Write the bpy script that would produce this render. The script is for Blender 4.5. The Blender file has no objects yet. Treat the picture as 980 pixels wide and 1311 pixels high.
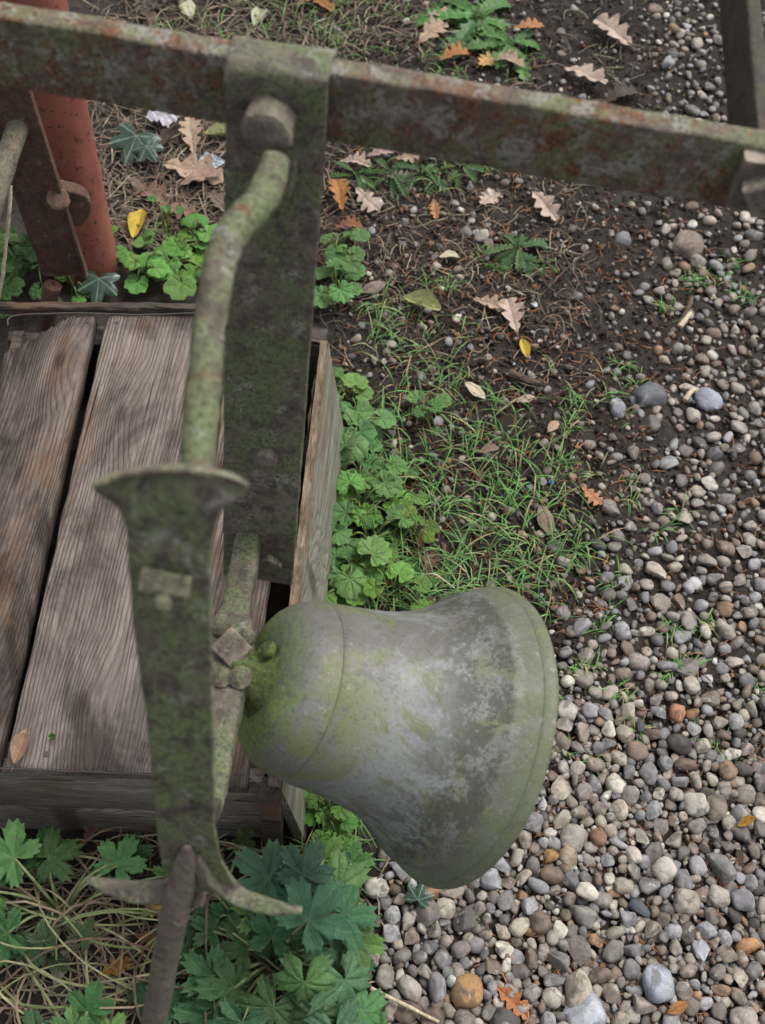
import bpy, bmesh, math, random
import numpy as np
from math import radians, sin, cos, pi
from mathutils import Vector, Matrix, noise as mn

random.seed(7); RNG = np.random.default_rng(7)
scene = bpy.context.scene
col = scene.collection

# ------------------------------------------------------------------ camera
FPX, PITCH, ROLL, CAMH = 1500.0, radians(59), radians(6.5), 1.35      # focal length in pixels of a 980 x 1311 picture
F_ = Vector((0, cos(PITCH), -sin(PITCH))); r0 = Vector((1, 0, 0)); u0 = Vector((0, sin(PITCH), cos(PITCH)))
R_ = cos(ROLL)*r0 + sin(ROLL)*u0; U_ = cos(ROLL)*u0 - sin(ROLL)*r0; CAM = Vector((0, 0, CAMH))
cam = bpy.data.cameras.new('camera'); camo = bpy.data.objects.new('camera', cam); col.objects.link(camo)
m = Matrix((R_, U_, -F_)).transposed().to_4x4(); m.translation = CAM; camo.matrix_world = m
cam.sensor_fit = 'VERTICAL'; cam.sensor_height = 36; cam.lens = 36*FPX/1311; cam.clip_start = .02; cam.clip_end = 500
cam.dof.use_dof = True; cam.dof.focus_distance = 1.28; cam.dof.aperture_fstop = 7.4
scene.camera = camo
def P(x, y, d): return CAM + d*(F_ + (x-490)/FPX*R_ + (655.5-y)/FPX*U_)
def G(x, y, z=0.):
    v = F_ + (x-490)/FPX*R_ + (655.5-y)/FPX*U_
    return CAM + (z-CAMH)/v.z*v
def proj(w):
    w = Vector(w)-CAM; d = w.dot(F_)
    return 490+FPX*w.dot(R_)/d, 655.5-FPX*w.dot(U_)/d, d

# ------------------------------------------------------------------ light: overcast day
world = bpy.data.worlds.new('World'); scene.world = world; world.use_nodes = True
wn = world.node_tree.nodes; wl = world.node_tree.links; wn.clear()
sky = wn.new('ShaderNodeTexSky'); sky.sky_type = 'NISHITA'; sky.sun_disc = False
SUN_EL, SUN_AZ = radians(60), radians(48)
sky.sun_elevation = SUN_EL; sky.sun_rotation = SUN_AZ; sky.dust_density = 4
hs = wn.new('ShaderNodeHueSaturation'); hs.inputs['Saturation'].default_value = .22
bg = wn.new('ShaderNodeBackground'); bg.inputs['Strength'].default_value = .15
wo = wn.new('ShaderNodeOutputWorld')
wl.new(sky.outputs[0], hs.inputs['Color']); wl.new(hs.outputs[0], bg.inputs[0]); wl.new(bg.outputs[0], wo.inputs[0])
sun = bpy.data.lights.new('sun', 'SUN'); sun.energy = 1.4; sun.angle = radians(24); sun.color = (1, .97, .93)
suno = bpy.data.objects.new('sun', sun); col.objects.link(suno)
sd = Vector((sin(SUN_AZ)*cos(SUN_EL), cos(SUN_AZ)*cos(SUN_EL), sin(SUN_EL)))
suno.rotation_euler = sd.to_track_quat('Z', 'Y').to_euler(); suno.location = (1, 1, 4)
scene.view_settings.view_transform = 'Standard'; scene.view_settings.look = 'None'
scene.view_settings.exposure = .62; scene.view_settings.gamma = 1

# ------------------------------------------------------------------ node materials
class NT:
    def __init__(s, name):
        s.m = bpy.data.materials.new(name); s.m.use_nodes = True
        s.n = s.m.node_tree.nodes; s.l = s.m.node_tree.links; s.n.clear()
        s.out = s.n.new('ShaderNodeOutputMaterial'); s.b = s.n.new('ShaderNodeBsdfPrincipled')
        s.l.new(s.b.outputs[0], s.out.inputs[0])
    def set(s, inp, v):
        if hasattr(v, 'is_linked') or isinstance(v, bpy.types.NodeSocket): s.l.new(v, inp)
        elif isinstance(v, (tuple, list)) and len(v) == 3 and inp.type == 'RGBA': inp.default_value = (*v, 1)
        else: inp.default_value = v
    def coord(s, kind='Object', scale=(1, 1, 1), rnd=False):
        t = s.n.new('ShaderNodeTexCoord').outputs[kind]
        mp = s.n.new('ShaderNodeMapping'); mp.inputs['Scale'].default_value = scale; s.l.new(t, mp.inputs[0])
        if rnd:
            oi = s.n.new('ShaderNodeObjectInfo'); mu = s.n.new('ShaderNodeMath'); mu.operation = 'MULTIPLY'
            mu.inputs[1].default_value = 37.; s.l.new(oi.outputs['Random'], mu.inputs[0]); s.l.new(mu.outputs[0], mp.inputs['Location'])
        return mp.outputs[0]
    def noise(s, v, scale, detail=4, rough=.55, dist=0.):
        n = s.n.new('ShaderNodeTexNoise'); s.l.new(v, n.inputs['Vector'])
        n.inputs['Scale'].default_value = scale; n.inputs['Detail'].default_value = detail
        n.inputs['Roughness'].default_value = rough; n.inputs['Distortion'].default_value = dist
        return n.outputs[0]
    def voro(s, v, scale, feat='F1'):
        n = s.n.new('ShaderNodeTexVoronoi'); n.feature = feat; n.voronoi_dimensions = '2D'; s.l.new(v, n.inputs['Vector']); n.inputs['Scale'].default_value = scale
        return n.outputs['Distance']
    def ramp(s, f, *st):
        r = s.n.new('ShaderNodeValToRGB'); e = r.color_ramp.elements
        while len(e) < len(st): e.new(.5)
        for k, (p, c) in enumerate(st):
            e[k].position = p; e[k].color = (*c, 1) if isinstance(c, (tuple, list)) else (c, c, c, 1)
        s.l.new(f, r.inputs[0]); return r.outputs[0]
    def mix(s, f, a, b, mode='MIX'):
        x = s.n.new('ShaderNodeMix'); x.data_type = 'RGBA'; x.blend_type = mode
        s.set(x.inputs['Factor'], f); s.set(x.inputs['A'], a) if False else None
        ia = [i for i in x.inputs if i.name == 'A' and i.type == 'RGBA'][0]; ib = [i for i in x.inputs if i.name == 'B' and i.type == 'RGBA'][0]
        s.set(ia, a); s.set(ib, b)
        return [o for o in x.outputs if o.type == 'RGBA'][0]
    def math(s, op, a, b=0., clamp=False):
        x = s.n.new('ShaderNodeMath'); x.operation = op; x.use_clamp = clamp; s.set(x.inputs[0], a); s.set(x.inputs[1], b); return x.outputs[0]
    def sep(s, v):
        x = s.n.new('ShaderNodeSeparateXYZ'); s.l.new(v, x.inputs[0]); return x.outputs
    def attr(s, name, out='Color'):
        a = s.n.new('ShaderNodeAttribute'); a.attribute_name = name; return a.outputs[out]
    def ocol(s): return s.n.new('ShaderNodeObjectInfo').outputs['Color']
    def orand(s): return s.n.new('ShaderNodeObjectInfo').outputs['Random']
    def bump(s, h, strength=.5, dist=.01, prev=None):
        b = s.n.new('ShaderNodeBump'); b.inputs['Strength'].default_value = strength; b.inputs['Distance'].default_value = dist
        s.l.new(h, b.inputs['Height'])
        if prev is not None: s.l.new(prev, b.inputs['Normal'])
        return b.outputs[0]
    def fin(s, color, rough=.8, normal=None, spec=.3, **kw):
        s.set(s.b.inputs['Base Color'], color); s.set(s.b.inputs['Roughness'], rough); s.b.inputs['Specular IOR Level'].default_value = spec
        if normal is not None: s.l.new(normal, s.b.inputs['Normal'])
        for k, v in kw.items(): s.set(s.b.inputs[k.replace('_', ' ')], v)
        return s.m

def mat_iron(name, base, base2, moss, mossamt, rustamt, lichen, scale=1.):
    t = NT(name); v = t.coord('Object', (1, 1, 1))
    big = t.noise(v, 11*scale, 7, .70, .9); mid = t.noise(v, 70*scale, 6, .7, .4); fine = t.noise(v, 330*scale, 4, .7); grit = t.noise(v, 900*scale, 2, .6)
    c = t.mix(t.ramp(mid, (.36, 0), (.64, 1)), base, base2)
    mossf = t.ramp(t.math('ADD', t.math('MULTIPLY', big, .62), t.math('ADD', t.math('MULTIPLY', mid, .26), t.math('MULTIPLY', fine, .18))), (.55-mossamt, 0), (.62-mossamt, 1))
    mc = t.mix(t.ramp(fine, (.3, 0), (.7, 1)), tuple(x*.5 for x in moss), tuple(min(1, x*1.5) for x in moss))
    c = t.mix(t.math('MULTIPLY', mossf, .8), c, mc)
    v2 = t.coord('Object', (1, 1, 1)); r = t.noise(v2, 22*scale, 7, .75, 1.2)
    rf = t.math('MULTIPLY', t.ramp(r, (.66-rustamt, 0), (.74-rustamt, 1)), t.ramp(mid, (.38, .1), (.55, 1)))
    rc = t.mix(t.ramp(fine, (.4, 0), (.65, 1)), (.075, .034, .022), (.21, .085, .034))
    c = t.mix(rf, c, rc)
    lv = t.noise(t.coord('Object', (1.3, .9, 1.1)), 46*scale, 6, .78, .3)
    lf = t.math('MULTIPLY', t.ramp(lv, (.64-lichen, 0), (.70-lichen, 1)), t.ramp(fine, (.36, 0), (.52, 1)))
    c = t.mix(t.math('MULTIPLY', lf, .75), c, (.27, .265, .235))
    c = t.mix(t.ramp(fine, (.30, .75), (.47, 0)), c, (.018, .016, .012))
    c = t.mix(t.ramp(grit, (.58, 0), (.75, .35)), c, (.24, .22, .18))
    pt = t.n.new('ShaderNodeNewGeometry').outputs['Pointiness']
    c = t.mix(t.math('MULTIPLY', t.ramp(pt, (.53, 0), (.60, .7)), t.ramp(mid, (.35, .2), (.55, 1))), c, tuple(min(1, q*1.9) for q in base2))
    h = t.math('ADD', t.math('MULTIPLY', mid, .8), t.math('ADD', t.math('MULTIPLY', fine, .5), t.math('MULTIPLY', grit, .15)))
    return t.fin(c, t.ramp(mid, (.3, .62), (.7, .9)), t.bump(h, .8, .0045), .35)

M = {}
M['iron_bar'] = mat_iron('iron_bar', (.078, .06, .048), (.20, .155, .122), (.125, .145, .065), .045, .175, .12)
M['iron_strap'] = mat_iron('iron_strap', (.066, .056, .044), (.18, .15, .118), (.11, .145, .062), .055, .07, .08)
M['iron_moss'] = mat_iron('iron_moss', (.058, .05, .037), (.165, .144, .108), (.118, .158, .062), .055, .06, .09)
M['iron_lever'] = mat_iron('iron_lever', (.065, .053, .04), (.18, .145, .11), (.115, .15, .065), .06, .10, .08)
M['iron_dark'] = mat_iron('iron_dark', (.035, .028, .021), (.075, .058, .042), (.055, .062, .03), .03, .08, .0)
M['iron_rust'] = mat_iron('iron_rust', (.06, .034, .026), (.145, .078, .052), (.08, .068, .048), -.05, .14, .04, 1.6)
M['iron_grey'] = mat_iron('iron_grey', (.09, .075, .058), (.2, .165, .13), (.11, .12, .068), .03, .09, .05)

def mat_bell():
    t = NT('bell_metal'); v = t.coord('Object'); z = t.sep(v)[2]
    big = t.noise(v, 9, 10, .66, .7); mid = t.noise(v, 34, 9, .74, .6); fine = t.noise(v, 240, 4, .75); dots = t.noise(v, 520, 2, .6)
    c = t.mix(t.ramp(big, (.35, 0), (.66, 1)), (.115, .112, .092), (.19, .19, .175))
    c = t.mix(t.ramp(t.noise(t.coord('Object', (1, 1, .7)), 15, 10, .72, 1.), (.495, 0), (.58, .75)), c, (.145, .165, .055))     # yellow-green algae
    # blue-grey staining on the waist, with the bluish sky highlight painted in
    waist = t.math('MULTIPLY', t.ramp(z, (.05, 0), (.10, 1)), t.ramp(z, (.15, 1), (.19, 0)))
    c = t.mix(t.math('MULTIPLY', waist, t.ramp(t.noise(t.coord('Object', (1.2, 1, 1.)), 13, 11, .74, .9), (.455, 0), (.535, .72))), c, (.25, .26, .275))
    # dark soot-like growth on the flare
    fl = t.math('MULTIPLY', t.ramp(z, (.095, 0), (.15, 1)), t.ramp(z, (.175, 1), (.19, .3)))
    c = t.mix(t.math('MULTIPLY', fl, t.ramp(t.math('ADD', t.math('MULTIPLY', mid, .45), t.math('ADD', t.math('MULTIPLY', big, .25), t.math('MULTIPLY', fine, .38))), (.51, 0), (.56, .85))), c, (.05, .054, .036))
    # green film towards the lip
    c = t.mix(t.math('MULTIPLY', t.ramp(z, (.168, 0), (.195, 1)), t.ramp(mid, (.35, .35), (.6, .8))), c, (.105, .125, .06))
    # moss at the crown
    cr = t.math('MULTIPLY', t.ramp(z, (.001, 1), (.016, 0)), t.ramp(t.math('ADD', t.math('MULTIPLY', big, .6), t.math('MULTIPLY', fine, .4)), (.38, .0), (.52, 1)))
    c = t.mix(t.math('MULTIPLY', cr, .75), c, t.mix(t.ramp(fine, (.4, 0), (.6, 1)), (.075, .14, .012), (.16, .26, .03)))
    c = t.mix(t.ramp(fine, (.30, .65), (.46, 0)), c, (.045, .046, .032))
    c = t.mix(t.ramp(t.noise(t.coord('Object', (1, 1, .35)), 60, 6, .75, .5), (.56, 0), (.64, .5)), c, (.07, .072, .05))
    c = t.mix(t.ramp(t.noise(v, 150, 4, .7, .5), (.62, 0), (.68, .45)), c, (.30, .30, .27))
    c = t.mix(t.ramp(dots, (.66, 0), (.74, .55)), c, (.34, .35, .33))
    c = t.mix(t.ramp(t.noise(v, 700, 2, .6), (.3, .5), (.42, 0)), c, (.06, .06, .045))
    h = t.math('ADD', t.math('MULTIPLY', mid, .5), t.math('MULTIPLY', fine, .35))
    return t.fin(c, t.ramp(mid, (.35, .42), (.65, .72)), t.bump(h, .5, .0025), .45)
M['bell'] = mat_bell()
M['moss'] = (lambda t: t.fin(t.mix(t.ramp(t.noise(t.coord(), 160, 5, .7), (.35, 0), (.65, 1)), (.055, .062, .035), (.125, .17, .05)), .95,
             t.bump(t.noise(t.coord(), 220, 4, .7), .8, .004), .15))(NT('moss'))

def mat_red():
    t = NT('red_paint'); v = t.coord()
    f = t.noise(v, 60, 5, .7, .4); big = t.noise(v, 12, 4)
    c = t.mix(t.ramp(big, (.3, 0), (.7, 1)), (.20, .064, .048), (.30, .105, .078))
    c = t.mix(t.ramp(t.noise(v, 120, 3, .6), (.61, 0), (.65, .85)), c, (.03, .022, .018))
    c = t.mix(t.ramp(f, (.58, 0), (.70, .7)), c, (.11, .05, .034)); c = t.mix(t.ramp(t.noise(t.coord('Object', (1, 1, .25)), 40, 5, .7), (.55, 0), (.7, .5)), c, (.085, .04, .03))
    return t.fin(c, .55, t.bump(f, .25, .003), .4)
M['red'] = mat_red()

def mat_wood(name, a, b, dark, stain, rust=(.16, .085, .045), green=0., ax=1, scale=1.):
    t = NT(name); cr = [k for k in (0, 1, 2) if k != ax]
    def sv(cross, along): return t.coord('Object', tuple(along if k == ax else cross for k in range(3)), True)
    x = t.sep(t.coord('Object', (1, 1, 1), True))[0 if ax != 0 else 2]
    low = t.noise(sv(1., .10), 16, 3, .55, .2)
    kn = t.voro(sv(1., .42), 7.); knf = t.ramp(kn, (.0, 1), (.26, 0))
    xx = t.math('ADD', t.math('ADD', x, t.math('MULTIPLY', low, .035)), t.math('MULTIPLY', knf, .016))
    xx = t.math('ADD', xx, t.math('MULTIPLY', t.noise(sv(1., .3), 60, 3), .0022))
    pp = t.n.new('ShaderNodeMath'); pp.operation = 'PINGPONG'; pp.inputs[1].default_value = .5; t.l.new(t.math('MULTIPLY', xx, 215.), pp.inputs[0]); line = pp.outputs[0]
    var = t.noise(sv(1., .05), 70, 4, .6); fib = t.noise(sv(1., .03), 900, 3, .7); blot = t.noise(sv(1., .45), 26, 6, .7)
    c = t.mix(t.ramp(var, (.32, 0), (.68, 1)), a, b)
    c = t.mix(t.math('MULTIPLY', t.ramp(line, (.06, 1), (.24, 0)), t.ramp(var, (.35, .1), (.62, .42))), c, dark)
    c = t.mix(t.ramp(fib, (.36, .55), (.5, 0)), c, dark)
    c = t.mix(t.ramp(fib, (.55, 0), (.68, .35)), c, tuple(min(1, q*1.35) for q in b))
    sb = t.noise(sv(1.6, .8), 5.5, 6, .7, .6)
    c = t.mix(t.ramp(sb, (.42, 0), (.58, stain)), c, tuple(q*.55 for q in dark))
    c = t.mix(t.ramp(t.noise(sv(1.6, .8), 8, 5, .7, .3), (.53, 0), (.68, .6)), c, rust)
    c = t.mix(t.ramp(blot, (.62, 0), (.70, .55)), c, dark)
    c = t.mix(t.ramp(kn, (.025, .8), (.055, 0)), c, tuple(q*.7 for q in dark))
    crk = t.noise(sv(1., .018), 120, 2, .5); c = t.mix(t.ramp(crk, (.27, 1), (.31, 0)), c, tuple(q*.25 for q in dark))
    if green: c = t.mix(t.ramp(t.noise(sv(1., .1), 14, 4, .6), (.42, 0), (.62, green)), c, (.12, .155, .06))
    h = t.math('ADD', t.math('MULTIPLY', t.ramp(line, (.05, 0), (.3, 1)), .55), t.math('ADD', t.math('MULTIPLY', fib, .6), t.math('MULTIPLY', t.ramp(crk, (.27, 0), (.32, 1)), 1.2)))
    return t.fin(c, .8, t.bump(h, .8, .0035), .25)
M['wood'] = mat_wood('weathered_plank', (.155, .125, .106), (.285, .24, .212), (.08, .056, .043), .8)
M['wood_dark'] = mat_wood('dark_plank', (.10, .076, .062), (.22, .18, .155), (.05, .034, .026), .95)
M['wood_grey'] = mat_wood('grey_board', (.20, .195, .16), (.34, .33, .28), (.09, .078, .056), .3, green=.5)
M['wood_front'] = mat_wood('front_board', (.17, .155, .125), (.32, .295, .25), (.07, .058, .042), .6, ax=0)
M['wood_cross'] = mat_wood('cross_batten', (.07, .055, .045), (.15, .125, .105), (.04, .03, .022), .7, ax=0)
M['rot'] = (lambda t: t.fin(t.mix(t.ramp(t.noise(t.coord('Object', (1, .15, 1)), 160, 5, .7), (.35, 0), (.65, 1)), (.09, .062, .042), (.27, .21, .145)), .95,
            t.bump(t.noise(t.coord('Object', (1, .2, 1)), 260, 4, .7), .9, .005), .1))(NT('splintered_wood'))

def mat_soil():
    t = NT('soil'); v = t.coord()
    a = t.noise(v, 30, 6, .7); b = t.noise(v, 180, 5, .75); d = t.noise(v, 3.5, 3)
    c = t.mix(t.ramp(a, (.35, 0), (.65, 1)), (.022, .018, .015), (.068, .055, .045))
    c = t.mix(t.ramp(b, (.55, 0), (.7, .6)), c, (.12, .099, .082))
    c = t.mix(t.ramp(d, (.5, 0), (.65, .5)), c, (.085, .072, .061))
    return t.fin(c, .93, t.bump(t.math('ADD', a, b), .9, .012), .2)
M['soil'] = mat_soil()
def mat_attr(name, attr='Col', rough=.8, nscale=120, lo=.65, hi=1.3, bump=.4, spec=.3, trans=0.):
    t = NT(name); c = t.attr(attr)
    n = t.noise(t.coord(), nscale, 4, .65)
    c = t.mix(1., c, t.ramp(n, (.3, lo), (.7, hi)), 'MULTIPLY')
    return t.fin(c, rough, t.bump(n, bump, .003), spec)
M['crumb'] = mat_attr('soil_crumb', rough=.95, nscale=300, bump=.8, spec=.15)
M['strand'] = mat_attr('plant_strand', rough=.75, nscale=90, bump=.1)
M['stone_mix'] = None
def mat_stone(name, src):
    t = NT(name); c = t.ocol() if src == 'obj' else t.attr('Col')
    v = t.coord('Object', (.018,)*3 if src == 'obj' else (1, 1, 1), src == 'obj')
    sc = 1. if src == 'obj' else 1.
    n1 = t.noise(v, 70, 5, .65, .4); n2 = t.noise(v, 420, 3, .7); n3 = t.noise(v, 38, 4, .6, 1.)
    k = t.mix(1., c, t.ramp(n1, (.3, .48), (.72, 1.3)), 'MULTIPLY')
    k = t.mix(t.ramp(n3, (.56, 0), (.64, .6)), k, (.05, .04, .033))
    k = t.mix(t.ramp(t.noise(v, 55, 3, .6, .5), (.62, 0), (.67, .6)), k, (.36, .335, .30))
    k = t.mix(t.ramp(n2, (.56, 0), (.70, .55)), k, (.035, .03, .027))
    return t.fin(k, t.ramp(n1, (.3, .5), (.7, .78)), t.bump(t.math('ADD', n1, t.math('MULTIPLY', n2, .5)), .35, .003), .35)
M['stone'] = mat_stone('pebble_stone', 'obj'); M['stone_mix'] = mat_stone('gravel_stone', 'attr')
def mat_leaf(name, dead):
    t = NT(name); c = t.ocol(); v = t.coord('Object', (.07, .07, .07) if dead else (.05, .05, .05), True)
    n = t.noise(v, 60, 5, .7, .3); n2 = t.noise(v, 190, 4, .65, .5); vein = t.attr('vein', 'Fac')
    k = t.mix(1., c, t.ramp(n, (.3, .72 if dead else .7), (.7, 1.25)), 'MULTIPLY')
    if dead:
        k = t.mix(t.math('MULTIPLY', t.ramp(vein, (.6, 0), (.98, 1)), .55), k, t.mix(.6, c, (.14, .075, .05)))
        k = t.mix(t.ramp(t.noise(v, 75, 3, .6), (.66, 0), (.73, .6)), k, (.06, .035, .022))
    else:
        k = t.mix(t.math('MULTIPLY', t.ramp(vein, (.6, 0), (.98, 1)), .45), k, t.mix(.5, c, (.22, .30, .12)))
        k = t.mix(t.ramp(t.noise(v, 30, 3, .6), (.64, 0), (.75, .35)), k, (.12, .12, .03))
    h = t.math('SUBTRACT', t.math('MULTIPLY', n2, 1.1), t.math('MULTIPLY', vein, .7))
    t.fin(k, .62 if dead else .42, t.bump(h, .8, .004), .35)
    tr = t.n.new('ShaderNodeBsdfTranslucent'); t.l.new(k, tr.inputs[0]); mx = t.n.new('ShaderNodeMixShader'); mx.inputs[0].default_value = .12 if dead else .22
    t.l.new(t.b.outputs[0], mx.inputs[1]); t.l.new(tr.outputs[0], mx.inputs[2]); t.l.new(mx.outputs[0], t.out.inputs[0])
    return t.m
M['leaf'] = mat_leaf('green_leaf', False); M['dead'] = mat_leaf('dead_leaf', True)
def mat_ivy():
    t = NT('ivy_leaf'); vein = t.attr('vein', 'Fac'); n = t.noise(t.coord('Object', (.05, .05, .05), True), 60, 4, .6)
    c = t.mix(t.ramp(n, (.3, 0), (.7, 1)), (.018, .04, .026), (.04, .075, .05))
    c = t.mix(t.ramp(vein, (.72, 0), (.97, .85)), c, (.20, .26, .19))
    return t.fin(c, .4, t.bump(n, .3, .002), .4)
M['ivy'] = mat_ivy()
M['bark'] = (lambda t: t.fin(t.mix(t.ramp(t.noise(t.coord(), 200, 4), (.3, 0), (.7, 1)), (.045, .03, .022), (.14, .10, .075)), .9, t.bump(t.noise(t.coord(), 300), .5, .003), .2))(NT('twig_bark'))
M['chip'] = (lambda t: t.fin(t.mix(t.ramp(t.noise(t.coord('Object', (1, .1, 1)), 200, 4), (.3, 0), (.7, 1)), (.30, .24, .16), (.58, .5, .38)), .9, None, .2))(NT('pale_wood_chip'))
M['wire'] = (lambda t: t.fin((.07, .055, .045), .7, None, .4))(NT('rusty_wire'))
M['foil'] = (lambda t: t.fin(t.mix(t.ramp(t.noise(t.coord(), 120, 2, .5), (.47, 0), (.5, 1)), (.04, .13, .17), (.55, .58, .6)), .35, None, .5))(NT('wrapper_foil'))
M['plastic'] = (lambda t: t.fin((.42, .40, .43), .5, None, .4))(NT('pale_plastic'))
M['blue'] = (lambda t: t.fin((.03, .12, .42), .45, None, .4))(NT('blue_plastic'))

# ------------------------------------------------------------------ object helpers
def tag(o, label=None, cat=None, group=None, kind=None):
    for k, v in (('label', label), ('category', cat), ('group', group), ('kind', kind)):
        if v: o[k] = v
    return o
def empty(name, loc):
    o = bpy.data.objects.new(name, None); o.empty_display_size = .05; col.objects.link(o); o.location = loc
    return o
WM = {}
def link(name, mesh, mat=None, parent=None, mw=None):
    """new object; mw is its world matrix; parents here are Empties or parts without rotation unless stored in WM"""
    o = bpy.data.objects.new(name, mesh); col.objects.link(o)
    if mat is not None and not mesh.materials: mesh.materials.append(mat)
    mw = mw if mw is not None else Matrix.Identity(4)
    WM[o] = mw
    if parent is not None:
        o.parent = parent
        pm = WM.get(parent) if parent in WM else Matrix.Translation(parent.location)
        o.matrix_local = pm.inverted() @ mw
    else: o.matrix_world = mw
    return o
def mesh_of(name, V, Fc, sharp=None, smooth=True):
    me = bpy.data.meshes.new(name); me.from_pydata([tuple(v) for v in V], [], [tuple(f) for f in Fc]); me.update()
    if smooth:
        me.polygons.foreach_set('use_smooth', [True]*len(me.polygons))
        if sharp: me.set_sharp_from_angle(angle=radians(sharp))
    return me
def catmull(pts, n):
    out = []; k = len(pts)
    for i in range(k-1):
        a = pts[max(i-1, 0)]; b = pts[i]; c = pts[i+1]; d = pts[min(i+2, k-1)]
        for j in range(n):
            t = j/n
            out.append(.5*((2*b)+(c-a)*t+(2*a-5*b+4*c-d)*t*t+(3*b-a-3*c+d)*t**3))
    out.append(pts[-1]); return out
def rrect(hw, ht, r, ns=3, ne=3):
    r = min(r, hw*.98, ht*.98); pts = []
    cs = [(hw-r, ht-r, 0), (-hw+r, ht-r, 90), (-hw+r, -ht+r, 180), (hw-r, -ht+r, 270)]
    for q, (cx, cy, a0) in enumerate(cs):
        for k in range(ns+1):
            a = radians(a0+90*k/ns); pts.append((cx+r*cos(a), cy+r*sin(a)))
        nx = cs[(q+1) % 4]; e = pts[-1]; a1 = radians(nx[2]); f = (nx[0]+r*cos(a1), nx[1]+r*sin(a1))
        for k in range(1, ne): t = k/ne; pts.append((e[0]+(f[0]-e[0])*t, e[1]+(f[1]-e[1])*t))
    return pts
def wob(p, amp, sc):
    return Vector((mn.noise(p*sc), mn.noise(p*sc+Vector((7.3, 1.1, 4.2))), mn.noise(p*sc+Vector((2.7, 9.4, 5.5)))))*amp
def sweep(pts, secs, hint, sub=6, rnd=False, rad=.002, jit=.0006, jsc=45., nr=16):
    """loft of a rectangular (hw, ht) or round (r, r) section along pts; hint gives the width direction"""
    V3 = [Vector(p) for p in pts]; S3 = [Vector((s[0], s[1], 0)) for s in secs]
    if sub > 1: path = catmull(V3, sub); se = catmull(S3, sub)
    else: path, se = V3, S3
    V, Fc = [], []; n = len(path); ln = None
    for i, p in enumerate(path):
        T = (path[min(i+1, n-1)]-path[max(i-1, 0)]).normalized()
        h = Vector(hint[min(i*len(hint)//n, len(hint)-1)]) if isinstance(hint, list) else Vector(hint)
        S = (h-T*T.dot(h)).normalized(); N = T.cross(S)
        if rnd: sec = [(se[i].x*cos(2*pi*k/nr), se[i].y*sin(2*pi*k/nr)) for k in range(nr)]
        else: sec = rrect(se[i].x, se[i].y, rad)
        for (a, b) in sec:
            q = p+S*a+N*b; V.append(q+wob(q, jit, jsc)+wob(q, jit*.6, jsc*3.1))
        ln = len(sec)
    for i in range(n-1):
        for k in range(ln):
            a = i*ln+k; b = i*ln+(k+1) % ln; Fc.append((a, b, b+ln, a+ln))
    Fc.append(tuple(range(ln-1, -1, -1))); Fc.append(tuple((n-1)*ln+k for k in range(ln)))
    return V, Fc
def local(V, origin): return [v-origin for v in V]
def addpart(name, V, Fc, mat, parent, sharp=38, origin=None):
    origin = origin if origin is not None else sum(V, Vector())/len(V)
    me = mesh_of(name, local(V, origin), Fc, sharp)
    return link(name, me, mat, parent, Matrix.Translation(origin))
def prism(c, ax, r, h, n, dome=.25, rot=0., jit=.0008, crisp=False):
    ax = Vector(ax).normalized(); s = ax.orthogonal().normalized(); s = Matrix.Rotation(rot, 3, ax) @ s; t = ax.cross(s)
    V, Fc = [], []; rings = [(0, 1.), (h*.12, 1.), (h*.72, 1.), (h*.9, .93), (h, .72), (h*(1+dome*.3), .35)] if not crisp else [(0, 1.), (h*.5, 1.), (h*.86, .99), (h, .88), (h*1.02, .4)]
    per = 4
    for (z, k) in rings:
        for q in range(n*per):
            a0 = 2*pi*(q//per)/n; a1 = 2*pi*(q//per+1)/n; f = (q % per)/per
            v2 = Vector((cos(a0), sin(a0)))*(1-f)+Vector((cos(a1), sin(a1)))*f
            rr = v2.length; v2 = v2*(1-(.03 if crisp else .14)*max(0, (rr-.93)/.07)*1.0)
            p = Vector(c)+ax*z+(s*v2.x+t*v2.y)*r*k; V.append(p+wob(p, jit, 90))
    L = n*per
    for i in range(len(rings)-1):
        for q in range(L): a = i*L+q; b = i*L+(q+1) % L; Fc.append((a, b, b+L, a+L))
    Fc.append(tuple((len(rings)-1)*L+q for q in range(L))); Fc.append(tuple(range(L-1, -1, -1)))
    return V, Fc

# ------------------------------------------------------------------ ground
def hgt(x, y):
    p = Vector((x, y, 0))
    return .010*mn.noise(p*3.1)+.004*mn.noise(p*13.+Vector((3, 1, 2)))
def hfine(x, y):
    p = Vector((x, y, .3)); k = 1.0
    return hgt(x, y)+.0045*mn.noise(p*38.)+.0035*mn.noise(p*85.)+.0018*mn.noise(p*190.)
def ground():
    def axis(lo, hi, step, far):
        a = list(np.arange(lo, hi+step/2, step)); s = step; x = hi
        while x < far: s *= 1.35; x += s; a.append(x)
        s = step; x = lo
        while x > -far: s *= 1.35; x -= s; a.insert(0, x)
        return a
    xs = axis(-.85, .78, .0052, 60); ys = axis(.05, 2.1, .0052, 60)
    V = []
    for y in ys:
        for x in xs:
            inn = -.95 < x < .9 and -.05 < y < 2.2
            V.append((x, y, hfine(x, y) if inn else .01*mn.noise(Vector((x*3.1, y*3.1, 0)))))
    nx = len(xs); Fc = [(j*nx+i, j*nx+i+1, (j+1)*nx+i+1, (j+1)*nx+i) for j in range(len(ys)-1) for i in range(nx-1)]
    o = link('ground', mesh_of('ground', V, Fc), M['soil']); tag(o, 'dark bare soil', None, None, 'structure'); return o
ground()
def GP(px, py):
    """point of the uneven ground under a spot of the picture plane"""
    g = G(px, py, 0); g = G(px, py, hgt(g.x, g.y)); g.z = hgt(g.x, g.y); return g
def SC(px, py): return G(px, py).__sub__(CAM).dot(F_)/FPX       # metres per pixel on the ground there

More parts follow.
